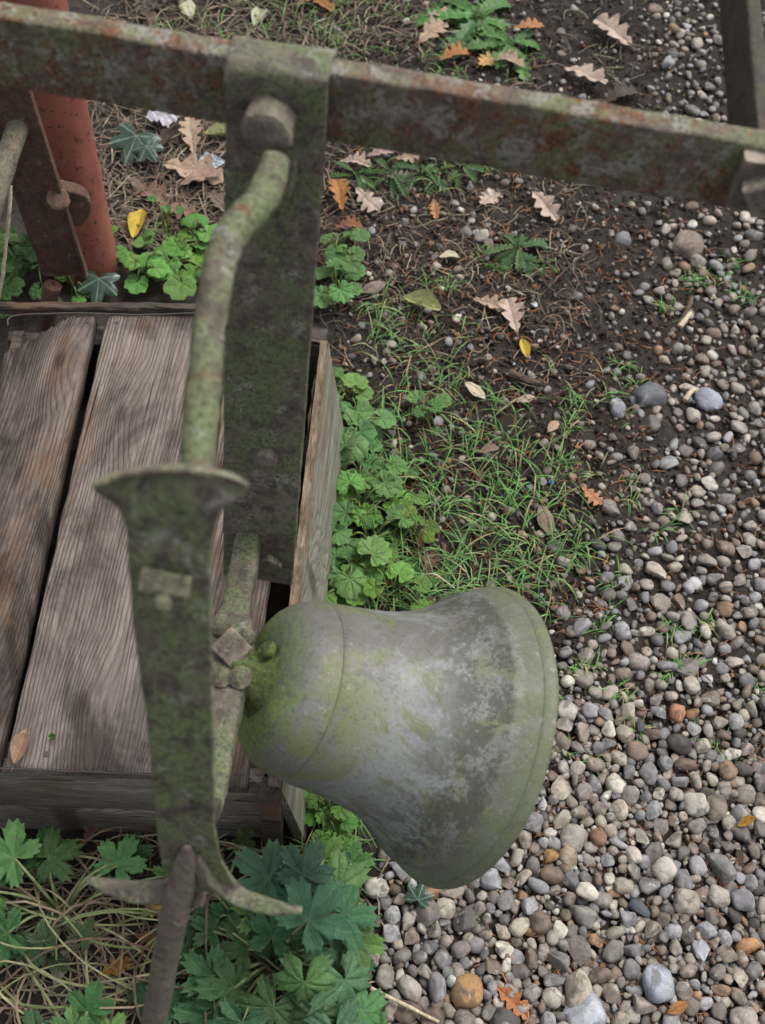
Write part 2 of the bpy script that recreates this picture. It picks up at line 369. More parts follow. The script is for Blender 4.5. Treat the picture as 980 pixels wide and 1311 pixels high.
# ------------------------------------------------------------------ wooden box
BZ = .2
box = tag(empty('wooden_box', G(200, 980, 0)), 'weathered grey wooden box of old planks lying under the bell', 'box')
def plank(name, cl, thick, mat, parent, jag=None, ny=60, nx=8, z=BZ, edge=.0012, crown=0., tilt=0.):
    """cl = (front-left, front-right, back-left, back-right) in world xy; top face at z; jag(u, v) pulls the back end"""
    fl, fr, bl, br = [Vector((p.x, p.y, 0)) for p in cl]
    org = (fl+fr+bl+br)/4; org.z = z-thick/2
    V, Fc = [], []; ids = {}
    def pt(u, v):
        if jag: v = min(v, jag(u))
        a = fl+(fr-fl)*u; b = bl+(br-bl)*u; p = a+(b-a)*v
        e = abs(u-.5)*2
        p = p+Vector((mn.noise(Vector((p.x*8+3, p.y*26, u)))*edge*(e**4)*1.2, 0, 0))
        return p
    us = [0, .015, .05]+[k/nx for k in range(1, nx)]+[.95, .985, 1]
    vs = [0, .006]+[k/ny for k in range(1, ny)]+[.994, 1]
    for side in (0, 1):
        for j, v in enumerate(vs):
            for i, u in enumerate(us):
                p = pt(u, v); q = Vector((p.x*60, p.y*5, side*3.3))
                dz = .0011*mn.noise(q)+.0005*mn.noise(Vector((p.x*240, p.y*9, side)))
                drop = (.0022 if i in (0, len(us)-1) else 0)+(.0018 if j in (0, len(vs)-1) else 0)
                zz = (z-drop+dz+crown*(1-(2*u-1)**2)+tilt*(u-.5)) if side == 0 else (z-thick+drop+tilt*(u-.5))
                ids[side, j, i] = len(V); V.append(Vector((p.x, p.y, zz)))
    J, I = len(vs), len(us)
    for j in range(J-1):
        for i in range(I-1):
            Fc.append((ids[0, j, i], ids[0, j, i+1], ids[0, j+1, i+1], ids[0, j+1, i])); Fc.append((ids[1, j, i], ids[1, j+1, i], ids[1, j+1, i+1], ids[1, j, i+1]))
    for j in range(J-1):
        Fc.append((ids[0, j, 0], ids[0, j+1, 0], ids[1, j+1, 0], ids[1, j, 0])); Fc.append((ids[0, j, I-1], ids[1, j, I-1], ids[1, j+1, I-1], ids[0, j+1, I-1]))
    for i in range(I-1):
        Fc.append((ids[0, 0, i], ids[1, 0, i], ids[1, 0, i+1], ids[0, 0, i+1])); Fc.append((ids[0, J-1, i], ids[0, J-1, i+1], ids[1, J-1, i+1], ids[1, J-1, i]))
    return addpart(name, V, Fc, mat, parent, 45, org)
def gz(x, y, z=BZ): return G(x, y, z)
def jagL(u):       # broken corner of the left plank
    if u > .74: return 1.
    return min(1., .885+.155*u+.022*mn.noise(Vector((u*14, 0, 3)))+.010*mn.noise(Vector((u*55, 1, 3))))
b1 = plank('plank', (gz(-128, 972), gz(-3, 979), gz(18, 402), gz(122, 403)), .024, M['wood_dark'], box, jagL, nx=26)
b1['label'] = 'dark stained top plank with a broken corner'
b2 = plank('plank', (gz(6, 981), gz(212, 990), gz(138, 402), gz(288, 403)), .024, M['wood'], box, nx=14, edge=.0016); b2['label'] = 'broad grey top plank with knots'
b3 = plank('plank', (gz(222, 996), gz(316, 1003), gz(296, 404), gz(378, 412)), .022, M['wood_dark'], box, z=BZ-.012, edge=.002)
def board(name, a, b, h, th, mat, parent, z0=0., lean=0., top_jag=0., nseg=70):
    """upright board from a to b (world xy), its outer face to the right of a->b; lean kicks the foot outwards"""
    a = Vector((a.x, a.y, 0)); b = Vector((b.x, b.y, 0)); T = (b-a).normalized(); N = Vector((T.y, -T.x, 0)); L = (b-a).length
    org = (a+b)/2+Vector((0, 0, z0+h/2)); V, Fc = [], []
    prof = [(0, 0), (0, .03), (0, .25), (0, .5), (0, .75), (0, .95), (.12, 1), (.5, 1.0), (.88, 1), (1, .95), (1, .6), (1, .3), (1, 0)]
    for i in range(nseg+1):
        t = i/nseg; p = a+T*L*t
        hj = h*(1-top_jag*max(0, mn.noise(Vector((t*9, 3.3, 0))))*1.2-top_jag*.25*abs(mn.noise(Vector((t*60, 1.3, 0)))))
        for (w, k) in prof:
            q = p+Vector((0, 0, z0+hj*k))-N*th*w+N*lean*(1-k)
            top = k > .97
            q = q+wob(q*1.0, .0007, 60)+(Vector((0, 0, mn.noise(q*110)*.004*top_jag*8)) if top and top_jag else Vector())
            V.append(q)
    n = len(prof)
    for i in range(nseg):
        for k in range(n): x = i*n+k; y = i*n+(k+1) % n; Fc.append((x, x+n, y+n, y))
    Fc.append(tuple(range(n))); Fc.append(tuple(nseg*n+k for k in range(n-1, -1, -1)))
    return V, Fc, org
# side board (outer face to the right, foot kicked out), rotten top edge
sa, sb = gz(357, 1012, .185), gz(421, 434, .215)
V, Fc, org = board('side_board', sa, sb, .212, .0115, None, box, 0, .028, .09)
sidebd = addpart('side_board', V, Fc, M['wood_grey'], box, 40, org); sidebd.data.materials.append(M['rot'])
for p_ in sidebd.data.polygons:
    if p_.index < 70*13 and p_.index % 13 in (5, 6, 7, 8, 9): p_.material_index = 1
sidebd['label'] = 'greenish grey side board with a splintered top edge'
# ragged fibres of the rotten top edge
V, Fc = [], []
for k in range(60):
    t = random.random(); p = Vector((sa.x, sa.y, 0)).lerp(Vector((sb.x, sb.y, 0)), t); n = Vector(((sb-sa).y, -(sb-sa).x, 0)).normalized()
    p += n*(-.003-.010*random.random()); l = .015+.04*random.random(); w = .0012+.0016*random.random(); z = .198+.008*random.random()-.012*max(0, mn.noise(Vector((t*9, 3.3, 0))))
    d = (sb-sa).normalized(); d.z = 0; b = len(V)
    V += [p-d*l/2+Vector((0, 0, z-.012)), p+n*w+Vector((0, 0, z-.004)), p-n*w+Vector((0, 0, z-.005)), p+Vector((0, 0, z+.0035)), p+d*l/2+Vector((0, 0, z-.006))]
    Fc += [(b, b+1, b+3), (b, b+3, b+2), (b+4, b+3, b+1), (b+4, b+2, b+3)]
me = mesh_of('splinter', local(V, sidebd.matrix_world.translation*0+org), Fc, 30); sp = link('splinters', me, M['rot'], sidebd, Matrix.Translation(org)); sp['kind'] = 'stuff'
# front boards
f1a, f1b = gz(-146, 990), gz(345, 1010)
for z0, h, off in ((.078, .098, 0.), (.0, .07, .004)):
    a = Vector(f1a)+Vector((0, .012-off, 0)); b = Vector(f1b)+Vector((-.008, .012-off, 0))
    V, Fc, org = board('front_board', a, b, h, .018, None, box, z0, .003, .0, 60); addpart('front_board', V, Fc, M['wood_front'], box, 40, org)
# back board and cross battens under the plank ends
V, Fc, org = board('back_board', gz(412, 424, .15), gz(8, 410, .15), .125, .018, None, box, .005, 0, .02, 60); addpart('back_board', V, Fc, M['wood_cross'], box, 40, org)
def batten(a, b, hw, ht, z, mat, name='batten', jit=.001):
    a = Vector((a.x, a.y, z)); b = Vector((b.x, b.y, z)); n = 24
    V, Fc = sweep([a.lerp(b, k/n) for k in range(n+1)], [(hw, ht)]*(n+1), (0, 1, 0), 1, rad=.003, jit=jit); return addpart(name, V, Fc, mat, box)
batten(gz(2, 394, .205), gz(300, 396, .205), .0055, .007, .205, M['wood_cross'], 'top_batten', .0022)
batten(gz(-118, 960, .16), gz(330, 985, .16), .014, .012, .158, M['wood_cross'])
batten(gz(90, 434, .16), gz(400, 440, .16), .014, .012, .158, M['wood_cross'])
V, Fc, org = board('side_board', gz(14, 416, .2), gz(-141, 985, .2), .19, .016, None, box, 0, .002, .03, 60); addpart('side_board', V, Fc, M['wood_cross'], box, 40, org)
# corner posts
for (px, py, hx) in ((347, 1012, .0105), (408, 432, .010)):
    g = gz(px, py, .19); V, Fc = sweep([Vector((g.x, g.y, 0)).lerp(Vector((g.x, g.y, .195)), k/12) for k in range(13)], [(hx, .012)]*13, (1, 0, 0), 1, rad=.002, jit=.0016)
    addpart('corner_post', V, Fc, M['wood_cross'], box)
# binding wire
wp = [gz(-40, 983, .203), gz(60, 986, .203), gz(150, 990, .204), gz(212, 993, .2), gz(300, 990, .200), gz(330, 1003, .199), gz(345, 1010, .205)]
V, Fc = sweep(wp, [(.0008, .0008)]*len(wp), (0, 0, 1), 8, True, jit=.0008, jsc=30, nr=6); addpart('wire', V, Fc, M['wire'], box)
wp = [gz(10, 416, .214), gz(20, 404, .216), gz(100, 401, .2165), gz(180, 403, .2165), gz(245, 401, .2165), gz(300, 402, .2165)]
V, Fc = sweep(wp, [(.0009, .0009)]*len(wp), (0, 0, 1), 8, True, jit=.0008, jsc=30, nr=6); addpart('wire', V, Fc, M['wire'], box)
# nails
for px, py in ((113, 412), (150, 414), (262, 416), (330, 990), (60, 966), (180, 972)):
    V, Fc = prism(gz(px, py, BZ-.0005), (0, 0, 1), .0034, .0014, 8, 0, 0, 0); addpart('nail', V, Fc, M['wire'], box)

# ------------------------------------------------------------------ iron bell frame
frame = tag(empty('bell_stand', P(352, 120, .74).to_2d().to_3d()), 'rusty mossy flat bar iron frame carrying the bell', 'bell stand')
BA0, BA1 = P(-140, 33, .742), P(1060, 236, .742)
HA, TA = .0270, .0080                                # half height, half thickness of the crossbar
n = 60
V, Fc = sweep([BA0.lerp(BA1, k/n) for k in range(n+1)], [(HA, TA)]*(n+1), (0, 0, 1), 1, rad=.0022, jit=.0009)
addpart('crossbar', V, Fc, M['iron_bar'], frame)
def onbar(px):                                      # point of the crossbar's centre line at a picture column
    best = min((BA0.lerp(BA1, k/400) for k in range(401)), key=lambda q: abs(proj(q)[0]-px)); return best
# hanging strap, bent over the top of the crossbar
pB = onbar(356); zA = pB.z; yF = pB.y-TA-.0065; wT = .0322
top = [Vector((pB.x+.004, pB.y+TA+.004, zA+HA-.007)), Vector((pB.x+.004, pB.y+TA-.001, zA+HA+.0006)), Vector((pB.x+.003, pB.y, zA+HA+.0014)), Vector((pB.x+.003, pB.y-TA, zA+HA+.0008)), Vector((pB.x+.002, yF, zA+HA-.004)), Vector((pB.x+.002, yF, zA))]
bot = P(331, 737, 1.125); pts = top[:]
for k in range(1, 15): pts.append(Vector((pB.x+.002, yF, zA)).lerp(bot, k/14))
secs = [(wT, .0026)]*4+[(wT, .0042), (wT, .005)]+[(wT+.0012*k/14, .005) for k in range(1, 15)]
V, Fc = sweep(pts, secs, (1, 0, 0), 5, rad=.002, jit=.0008); addpart('hanging_strap', V, Fc, M['iron_strap'], frame)
def onstrap(py):
    a = Vector((pB.x+.002, yF, zA)); return min((a.lerp(bot, k/300) for k in range(-20, 301)), key=lambda q: abs(proj(q)[1]-py))
q = onstrap(142); q = Vector((q.x-.003, q.y-.005, q.z)); V, Fc = prism(q, (-.05, -1, .05), .0185, .020, 6, .35, .75, .0024); addpart('bolt', V, Fc, M['iron_grey'], frame, 34)
q = onstrap(577); q = Vector((q.x+.003, q.y-.0045, q.z)); V, Fc = prism(q, (0, -1, .1), .0115, .008, 8, .9, 0, .001); addpart('rivet', V, Fc, M['iron_grey'], frame)
q = onstrap(712); q = Vector((q.x+.011, q.y-.0045, q.z)); V, Fc = prism(q, (0, -1, .1), .014, .007, 4, .4, .8, .001); addpart('bolt', V, Fc, M['iron_strap'], frame)
# end bracket and bolt at the right of the crossbar
q = onbar(968); zE = q.z; V, Fc = sweep([Vector((q.x, q.y-TA-.006, zE-HA+.012)), Vector((q.x, q.y-TA-.006, zE)), Vector((q.x+.001, q.y-TA-.006, zE+HA-.003))], [(.016, .0055)]*3, (1, 0, 0), 5, rad=.003, jit=.0012)
addpart('end_clip', V, Fc, M['iron_grey'], frame)
V, Fc = prism(Vector((q.x+.004, q.y-TA-.011, zE+.004)), (-.1, -1, .1), .017, .013, 4, .5, .5, .0012, True); addpart('bolt', V, Fc, M['iron_grey'], frame, 25)
# return bar running back from the crossbar's end, and posts outside the picture that carry the frame
q = onbar(966); ra = Vector((q.x+.000, q.y+TA+.001, zE-.003)); rb = ra+Vector((.012, 1.75, 0))
V, Fc = sweep([ra.lerp(rb, k/60) for k in range(61)], [(.0265, .005)]*61, (0, 0, 1), 1, rad=.0022, jit=.0008); addpart('return_bar', V, Fc, M['iron_dark'], frame)
for bx, by in ((rb.x, rb.y-.02), (BA0.x-.28, BA0.y)):
    V, Fc = sweep([Vector((bx, by, -.05)), Vector((bx, by, .4)), Vector((bx, by, zE+HA if by > 1 else BA0.z+HA))], [(.016, .016)]*3, (1, 0, 0), 8, rad=.003); addpart('post', V, Fc, M['iron_dark'], frame)
ba = BA0.copy(); bb = Vector((BA0.x-.29, BA0.y, BA0.z)); V, Fc = sweep([ba, ba.lerp(bb, .5), bb], [(HA, TA)]*3, (0, 0, 1), 6, rad=.002); addpart('crossbar_end', V, Fc, M['iron_bar'], frame)
# curved lever from the strap head down to the front plate
lp = [(352, 205, .712), (347, 228, .700), (330, 262, .682), (300, 298, .668), (283, 330, .662), (274, 380, .655), (266, 440, .645), (260, 510, .632), (255, 570, .62), (252, 625, .607), (250, 672, .600)]
lr = [(.0095, .008), (.0115, .0095), (.0118, .011), (.0115, .0115), (.0112, .0115), (.0108, .0115), (.0112, .0115), (.0115, .0115), (.0112, .011), (.011, .011), (.0105, .010)]
V, Fc = sweep([P(*p) for p in lp], [(a_*.84, b_*.84) for a_, b_ in lr], R_, 9, True, jit=.0015, jsc=38, nr=24); lever = addpart('curved_lever', V, Fc, M['iron_lever'], frame, 60)
q0, q1 = onstrap(196), onstrap(258)
V, Fc = sweep([Vector((q0.x+.001, yF-.007, q0.z)).lerp(Vector((q1.x+.002, q1.y-.007, q1.z)), k/4) for k in range(5)], [(.0145, .004), (.0145, .0045), (.013, .004), (.011, .0035), (.008, .003)], (1, 0, 0), 4, rad=.003, jit=.001); addpart('lever_root', V, Fc, M['iron_strap'], frame)
# front plate with flared head
def plate():
    rows = [  # y, left x, right x, sag in px at the ends, depth
        (600, 119, 317, 22, .560), (606, 121, 316, 22, .562), (613, 128, 311, 21, .5645), (624, 139, 300, 17, .567), (640, 151, 288, 12, .571), (660, 159, 279, 7, .577), (680, 162, 274, 3, .583), (710, 163.5, 272, 0, .592),
        (750, 167, 271, 0, .604), (800, 171, 271.5, 0, .620), (850, 178, 272.5, 0, .637), (900, 185, 273.5, 0, .656), (950, 191, 274.5, 0, .678), (1000, 196, 275, 0, .703), (1040, 200, 276, 0, .727), (1075, 203, 278.5, 0, .75), (1100, 206, 284, 0, .768), (1118, 211, 294, 0, .781), (1132, 221, 301, 0, .791), (1142, 238, 298, 0, .798)]
    rr = catmull([Vector((r[0], r[1], r[2])) for r in rows], 4); r2 = catmull([Vector((r[3], r[4], 0)) for r in rows], 4)
    cols = [0, .03, .08]+[k/14 for k in range(2, 13)]+[.92, .97, 1]; V, Fc = [], []; th = .0075
    for side in (0, 1):
        for a, b in zip(rr, r2):
            for u in cols:
                s = b.x*abs(2*u-1)**2.2 if b.x > 0 else b.x*(2*u-1)**2
                edge = .0022 if (u in (0, 1)) else 0
                tilt = -.004*(2*u-1)
                p = P(a.y+(a.z-a.y)*u, a.x+s, b.y+(th-edge if side else edge)+tilt)
                V.append(p+wob(p, .0010, 40)+wob(p, .0006, 130))
    nr, nc = len(rr), len(cols); o = nr*nc
    for i in range(nr-1):
        for k in range(nc-1):
            a = i*nc+k; Fc.append((a, a+nc, a+nc+1, a+1)); Fc.append((o+a, o+a+1, o+a+nc+1, o+a+nc))
        a = i*nc; Fc.append((a, o+a, o+a+nc, a+nc)); a = i*nc+nc-1; Fc.append((a, a+nc, o+a+nc, o+a))
    for k in range(nc-1):
        Fc.append((k, k+1, o+k+1, o+k)); a = (nr-1)*nc+k; Fc.append((a, o+a, o+a+1, a+1))
    return V, Fc
V, Fc = plate(); fp = addpart('front_plate', V, Fc, M['iron_moss'], frame, 40); fp['label'] = 'mossy tapering plate with a flared head'
# lip thickening of the flared head
lip = [P(119+198*k/12, 601+22*abs(k/6-1)**2.2, .5625) for k in range(13)]
V, Fc = sweep(lip, [(.0015, .003)]+[(.0028, .0046)]*11+[(.0015, .003)], U_, 4, True, jit=.0006, nr=10); addpart('rim_bead', V, Fc, M['iron_lever'], frame, 60)
# square nut and stud on the plate
nc_ = P(213, 745, .596); V, Fc = sweep([P(182, 742, .592), P(213, 747, .5915), P(244, 753, .591)], [(.0060, .004)]*3, U_, 6, rad=.0018, jit=.0008); addpart('key_plate', V, Fc, M['iron_moss'], frame)
V, Fc = prism(P(211, 772, .596), -F_, .0058, .011, 8, .7, 0, .0008); addpart('stud', V, Fc, M['iron_moss'], frame)
# forked foot
arm = [(256, 1085, .768), (268, 1112, .784), (286, 1132, .7935), (312, 1150, .800), (350, 1162, .806), (386, 1166, .808)]
V, Fc = sweep([P(*p) for p in arm], [(.009, .003), (.0105, .0045), (.0078, .005), (.0062, .005), (.0048, .0045), (.0024, .003)], U_, 7, rad=.002, jit=.0008); addpart('foot_arm', V, Fc, M['iron_strap'], frame)
arm = [(262, 1142, .812), (232, 1140, .814), (200, 1142, .812), (165, 1141, .808), (137, 1134, .802), (115, 1126, .796)]
V, Fc = sweep([P(*p) for p in arm], [(.0090, .005), (.0095, .0055), (.0078, .005), (.0064, .005), (.0048, .0045), (.0024, .003)], U_, 7, rad=.002, jit=.0008); addpart('foot_arm', V, Fc, M['iron_strap'], frame)
rod = [(240, 1085, .752), (238, 1105, .768), (232, 1135, .79), (222, 1180, .822), (210, 1240, .872), (196, 1315, .935), (180, 1400, 1.01), (166, 1480, 1.09), (160, 1520, 1.15)]
V, Fc = sweep([P(*p) for p in rod], [(.003, .002), (.0075, .006), (.0095, .009)]+[(.0100, .0100)]*6, R_, 8, True, jit=.0006, jsc=30); addpart('pull_rod', V, Fc, M['iron_grey'], frame, 60)
# yoke between strap and plate
yk = [(322, 656, 1.095), (318, 690, 1.075), (310, 740, 1.048), (302, 785, 1.022), (296, 815, 1.003), (292, 850, .985), (287, 900, .958), (282, 950, .93), (276, 1005, .90), (268, 1040, .875)]
ys_ = [(.0105, .010), (.0118, .011), (.0122, .011), (.0132, .012), (.0195, .013), (.021, .013), (.0155, .012), (.0115, .010), (.0105, .009), (.009, .008)]
V, Fc = sweep([P(*p) for p in yk], ys_, R_, 6, rad=.006, jit=.0014, jsc=40); yoke = addpart('yoke', V, Fc, M['iron_strap'], frame, 45)
V, Fc = prism(P(297, 830, .978), (P(297, 830, .9)-P(300, 832, 1)).normalized(), .018, .012, 4, .6, .9, .0011, True); addpart('bolt', V, Fc, M['iron_grey'], frame, 25)
for (px, py, d, r_) in ((283, 800, .992, .010), (308, 868, .962, .011), (316, 815, .985, .008), (286, 868, .962, .009)):
    V, Fc = prism(P(px, py, d), (P(px, py, .9)-P(px, py, 1)).normalized(), r_, .010, 6, .7, px*.1, .0014); addpart('bolt', V, Fc, M['iron_lever'], frame)
# link from yoke foot to the front plate
V, Fc = sweep([P(270, 1030, .885), P(262, 1046, .82), P(255, 1056, .745)], [(.008, .006)]*3, R_, 5, rad=.003); addpart('yoke_link', V, Fc, M['iron_dark'], frame)

# ------------------------------------------------------------------ bell
def make_bell():
    A0 = P(332, 868, .985)                                       # centre of the crown's flat top
    ia, dp = radians(19.5), radians(25)
    ax = (cos(dp)*(cos(ia)*R_-sin(ia)*U_)+sin(dp)*F_).normalized()
    X = ax.orthogonal().normalized(); Y = ax.cross(X); mw = Matrix((X, Y, ax)).transposed().to_4x4(); mw.translation = A0; BS = .98
    prof = [(0, .0), (0, .018), (.0005, .034), (.0012, .046), (.0026, .0500), (.0030, .0517), (.0060, .0588), (.0110, .0660), (.0170, .0712), (.0235, .0747), (.0305, .0770), (.0378, .0786), (.0386, .0778), (.0394, .0790),
            (.052, .0806), (.068, .0826), (.084, .0848), (.100, .0876), (.115, .0914), (.129, .0963), (.141, .1022), (.152, .1088), (.161, .1150), (.168, .1203), (.1715, .1232), (.1728, .1250), (.1755, .1271), (.1785, .1278), (.1812, .1284), (.1850, .1308), (.190, .1340), (.1955, .1372),
            (.1962, .1365), (.1972, .1379), (.2030, .1408), (.206, .1414), (.2085, .1404), (.2075, .137), (.198, .125), (.183, .112), (.162, .099), (.13, .085), (.09, .077), (.04, .068), (.015, .045), (.010, .0)]
    V, Fc = [], []; n = 128
    for (z, r) in prof:
        for k in range(n):
            a = 2*pi*k/n; p = Vector((r*BS*cos(a), r*BS*sin(a), z)); V.append(p+wob(p, .0008, 18)*(1 if r > .01 else 0))
    for i in range(len(prof)-1):
        for k in range(n): a = i*n+k; b = i*n+(k+1) % n; Fc.append((a, b, b+n, a+n))
    root = tag(empty('bell', A0), 'green patinated metal bell tipped sideways on its iron yoke', 'bell'); root.matrix_world = mw; WM[root] = mw
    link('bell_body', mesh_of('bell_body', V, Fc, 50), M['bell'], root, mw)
    # boss, moss covered, with stud ends
    V, Fc = [], []; pr = [(-.030, .0), (-.030, .012), (-.026, .015), (-.016, .0165), (-.009, .019), (-.004, .026), (.002, .036)]
    for z, r in pr:
        for k in range(40):
            a = 2*pi*k/40; p = Vector((r*cos(a), r*sin(a), z)); V.append(p+wob(p, .0022, 55)*(r > .001)+wob(p, .0012, 140)*(r > .001))
    for i in range(len(pr)-1):
        for k in range(40): a = i*40+k; b = i*40+(k+1) % 40; Fc.append((a, b, b+40, a+40))
    link('crown_boss', mesh_of('crown_boss', V, Fc, 80), M['moss'], root, mw)
    for (px, py, d) in ((333, 828, .965), (322, 880, .972)):
        c = mw.inverted() @ P(px, py, d); Vp, Fp = prism(Vector((c.x, c.y, -.004)), (0, 0, -1), .008, .007, 6, .8, .3, .0012); link('stud', mesh_of('stud', Vp, Fp, 50), M['moss'], root, mw)
    # clapper inside the mouth
    V, Fc = [], []; pr = [(.012, .006), (.06, .0055), (.15, .006), (.175, .009), (.185, .018), (.198, .024), (.212, .018), (.218, .008), (.228, .005), (.229, .0)]
    for z, r in pr:
        for k in range(20): a = 2*pi*k/20; V.append(Vector((r*cos(a), r*sin(a), z)))
    for i in range(len(pr)-1):
        for k in range(20): a = i*20+k; b = i*20+(k+1) % 20; Fc.append((a, b, b+20, a+20))
    link('clapper', mesh_of('clapper', V, Fc, 50), M['iron_dark'], root, mw)
make_bell()

# ------------------------------------------------------------------ red post, rusty bracket beside it
pb = G(112, 338); rp = tag(empty('red_post', Vector((pb.x, pb.y, 0))), 'red painted steel pipe post standing behind the wooden box', 'post')
n = 50; V, Fc = sweep([Vector((pb.x, pb.y, -.03)).lerp(Vector((pb.x-.004, pb.y+.004, 1.0)), k/n) for k in range(n+1)], [(.0465, .0465)]*(n+1), (1, 0, 0), 1, True, jit=.0008, nr=48); addpart('pipe', V, Fc, M['red'], rp, 60)
c = P(88, 262, 1.50); V, Fc = sweep([c+Vector((-.012, -.006, .03)), c+Vector((.006, .008, .0)), c+Vector((.0, .004, -.035))], [(.014, .008), (.020, .009), (.010, .008)], (1, .4, 0), 7, rad=.003, jit=.001); addpart('lug', V, Fc, M['iron_rust'], rp)
rs = tag(empty('rusty_bracket', G(92, 385).to_2d().to_3d()), 'rust brown iron bracket leaning in front of the red post', 'bracket')
ra_, rb_ = P(84, 350, 1.60), P(-30, 15, 1.22)
n = 40; V, Fc = sweep([ra_.lerp(rb_, k/n) for k in range(n+1)], [(.030, .0045)]*(n+1), (.85, .1, .25), 1, rad=.0015, jit=.0012); addpart('flat_bar', V, Fc, M['iron_rust'], rs)
V, Fc = sweep([ra_+Vector((.028, .002, .0)), rb_+Vector((.027, .008, .006))], [(.0022, .006)]*2, (.85, .1, .25), 8, rad=.001, jit=.0012); addpart('flange', V, Fc, M['iron_rust'], rs)
V, Fc = sweep([P(68, 365, 1.59), P(62, 392, 1.62), P(58, 440, 1.72)], [(.012, .012)]*3, R_, 6, True, jit=.0012); addpart('foot_rod', V, Fc, M['iron_rust'], rs)
V, Fc = sweep([P(24, 158, 1.36), P(6, 215, 1.34), P(-12, 270, 1.33), P(-40, 340, 1.33)], [(.0125, .0125)]*4, R_, 6, True, jit=.0009); addpart('cross_rod', V, Fc, M['iron_grey'], rs)
V, Fc = prism(P(72, 258, 1.47), P(80, 245, 1.43)-P(66, 262, 1.50), .017, .018, 6, .1, .2, .0012); addpart('nut', V, Fc, M['iron_rust'], rs)
V, Fc = sweep([P(58, 213, 1.455), P(63, 232, 1.46), P(69, 250, 1.465)], [(.008, .006)]*3, R_, 5, rad=.003, jit=.001); addpart('bolt_end', V, Fc, M['iron_rust'], rs)

# ------------------------------------------------------------------ leaf templates
def SP(x): return max(0., sin(pi*x))
def set_attr(me, name, vals):
    a = me.attributes.new(name, 'FLOAT', 'POINT'); a.data.foreach_set('value', vals)
def palmate(name, lobes, depth, teeth, seed, cup=.12, span=155, res=None, sharpn=1., tooth=.13, crease=.10):
    """round or lobed leaf blade, petiole joint at the origin, +y is the tip; unit radius"""
    rs_ = random.Random(seed); A = []; per = teeth*2; nl = lobes
    for q in range(nl):
        for k in range(per): A.append((q+k/per)/nl)
    A.append(1.); V = [(0, 0, 0)]; Fc = []; vein = [1.]; rings = [.3, .62, .86, 1.]
    for a in A:
        th = radians(-span+2*span*a); x = a*nl % 1. if a < 1 else 0.
        c = abs(2*x-1)                                  # 1 at lobe border, 0 at lobe centre
        R = (1-depth*c**(1.6*sharpn if sharpn < 2 else sharpn))*(.80+.20*cos(th))
        t = (round(x*per) % 2 == 0); R *= (1.0-(tooth if t else 0))*(1+.05*rs_.uniform(-1, 1))
        for r in rings:
            rr = r*R if r > .7 else r*(R*.55+.45*min(R*1.08, .8))
            z = cup*(r*r)*(1 if True else 0)-crease*r*(1-c)+.05*mn.noise(Vector((r*3*cos(th), r*3*sin(th), seed)))
            if r == 1.: z += .03*rs_.uniform(-1, 1)-.05
            V.append((rr*sin(th), rr*cos(th), z)); vein.append((1. if c < .01 else max(0, .55-c)))
    nr = len(rings)
    for i in range(len(A)-1):
        a = 1+i*nr; b = a+nr; Fc.append((0, a, b))
        for k in range(nr-1): Fc.append((a+k, a+k+1, b+k+1, b+k))
    Fc = [tuple(reversed(f)) for f in Fc]
    me = mesh_of(name, V, Fc); set_attr(me, 'vein', vein); return me
def pinnate(name, widthf, n, seed, curl=.1, bend=.15, fwd=.1, ncol=4, twist=0.):
    """leaf along +y, length 1, from base to tip"""
    rs_ = random.Random(seed); V, Fc, vein = [], [], []; us = [-1, -.6, -.25, 0, .25, .6, 1]; ph = rs_.uniform(-.1, .1)
    for j in range(n+1):
        y = j/n; wl_, wr_ = widthf(y, 0), widthf(min(1, max(0, y+ph*.2)), 1)
        for u in us:
            w = wl_ if u < 0 else wr_
            x = u*w; yy = y+fwd*abs(u)*w*1.2
            z = curl*(x*x)*6-bend*(y-.4)**2+.05*mn.noise(Vector((x*4, yy*4, seed*1.7)))+.035*mn.noise(Vector((x*9, yy*9, seed)))*abs(u)
            z += .04*abs(u)*w*3+twist*x*y
            V.append((x, yy-.0, z)); vein.append(1. if u == 0 else .35 if abs(u) < .3 else 0)
    c = len(us)
    for j in range(n):
        for k in range(c-1): a = j*c+k; Fc.append((a, a+1, a+c+1, a+c))
    b = len(V)                                          # stalk
    for (y, w) in ((.02, .012), (-.12, .010), (-.2, .012)): V += [(-w, y, .004), (w, y, .004), (0, y, .02)]; vein += [1, 1, 1]
    for i in range(2):
        for k in range(3): a = b+i*3+k; d = b+i*3+(k+1) % 3; Fc.append((a, d, d+3, a+3))
    me = mesh_of(name, V, Fc); set_attr(me, 'vein', vein); return me
def oakw(lob, ph, amp=.42, wid=.29):
    def f(y, s):
        y = min(max(y, 0), 1); env = wid*SP(min(1, (y*.94+.03))**1.25)**.75
        c_ = .5+.5*cos(2*pi*lob*y+ph+s*.6); return max(.008, env*(1-amp*2*(1-c_**.6)))
    return f
OAK = [pinnate('oak_leaf', oakw(3.5+.3*k, 2.6+.7*k, .30, .27+.025*(k % 3)), 52, 11+k, curl=(.10, .25, -.12, .18, .3)[k], bend=(.12, .3, -.2, .2, .5)[k], fwd=.16) for k in range(5)]
ELL = [pinnate('oval_leaf', lambda y, s: max(.006, .24*SP(min(1, max(0, y*.96+.02)))**.8), 14, 31+k, curl=(.4, -.3, .8)[k], bend=(.2, .5, -.3)[k]) for k in range(3)]
DAN = [pinnate('dandelion_leaf', lambda y, s: max(.01, (.045+.15*y**.8*(1-y**6))*(.55+.9*((y*6.5+.2*s) % 1.))*(1 if y < .97 else .3)), 40, 41+k, curl=.2, bend=(.35, .55, .2)[k], fwd=-.1) for k in range(3)]
SCA = [palmate('round_leaf', 5, .10, 2, 51+k, (.18, .05, -.12)[k], 158, tooth=.09, crease=.03) for k in range(3)]
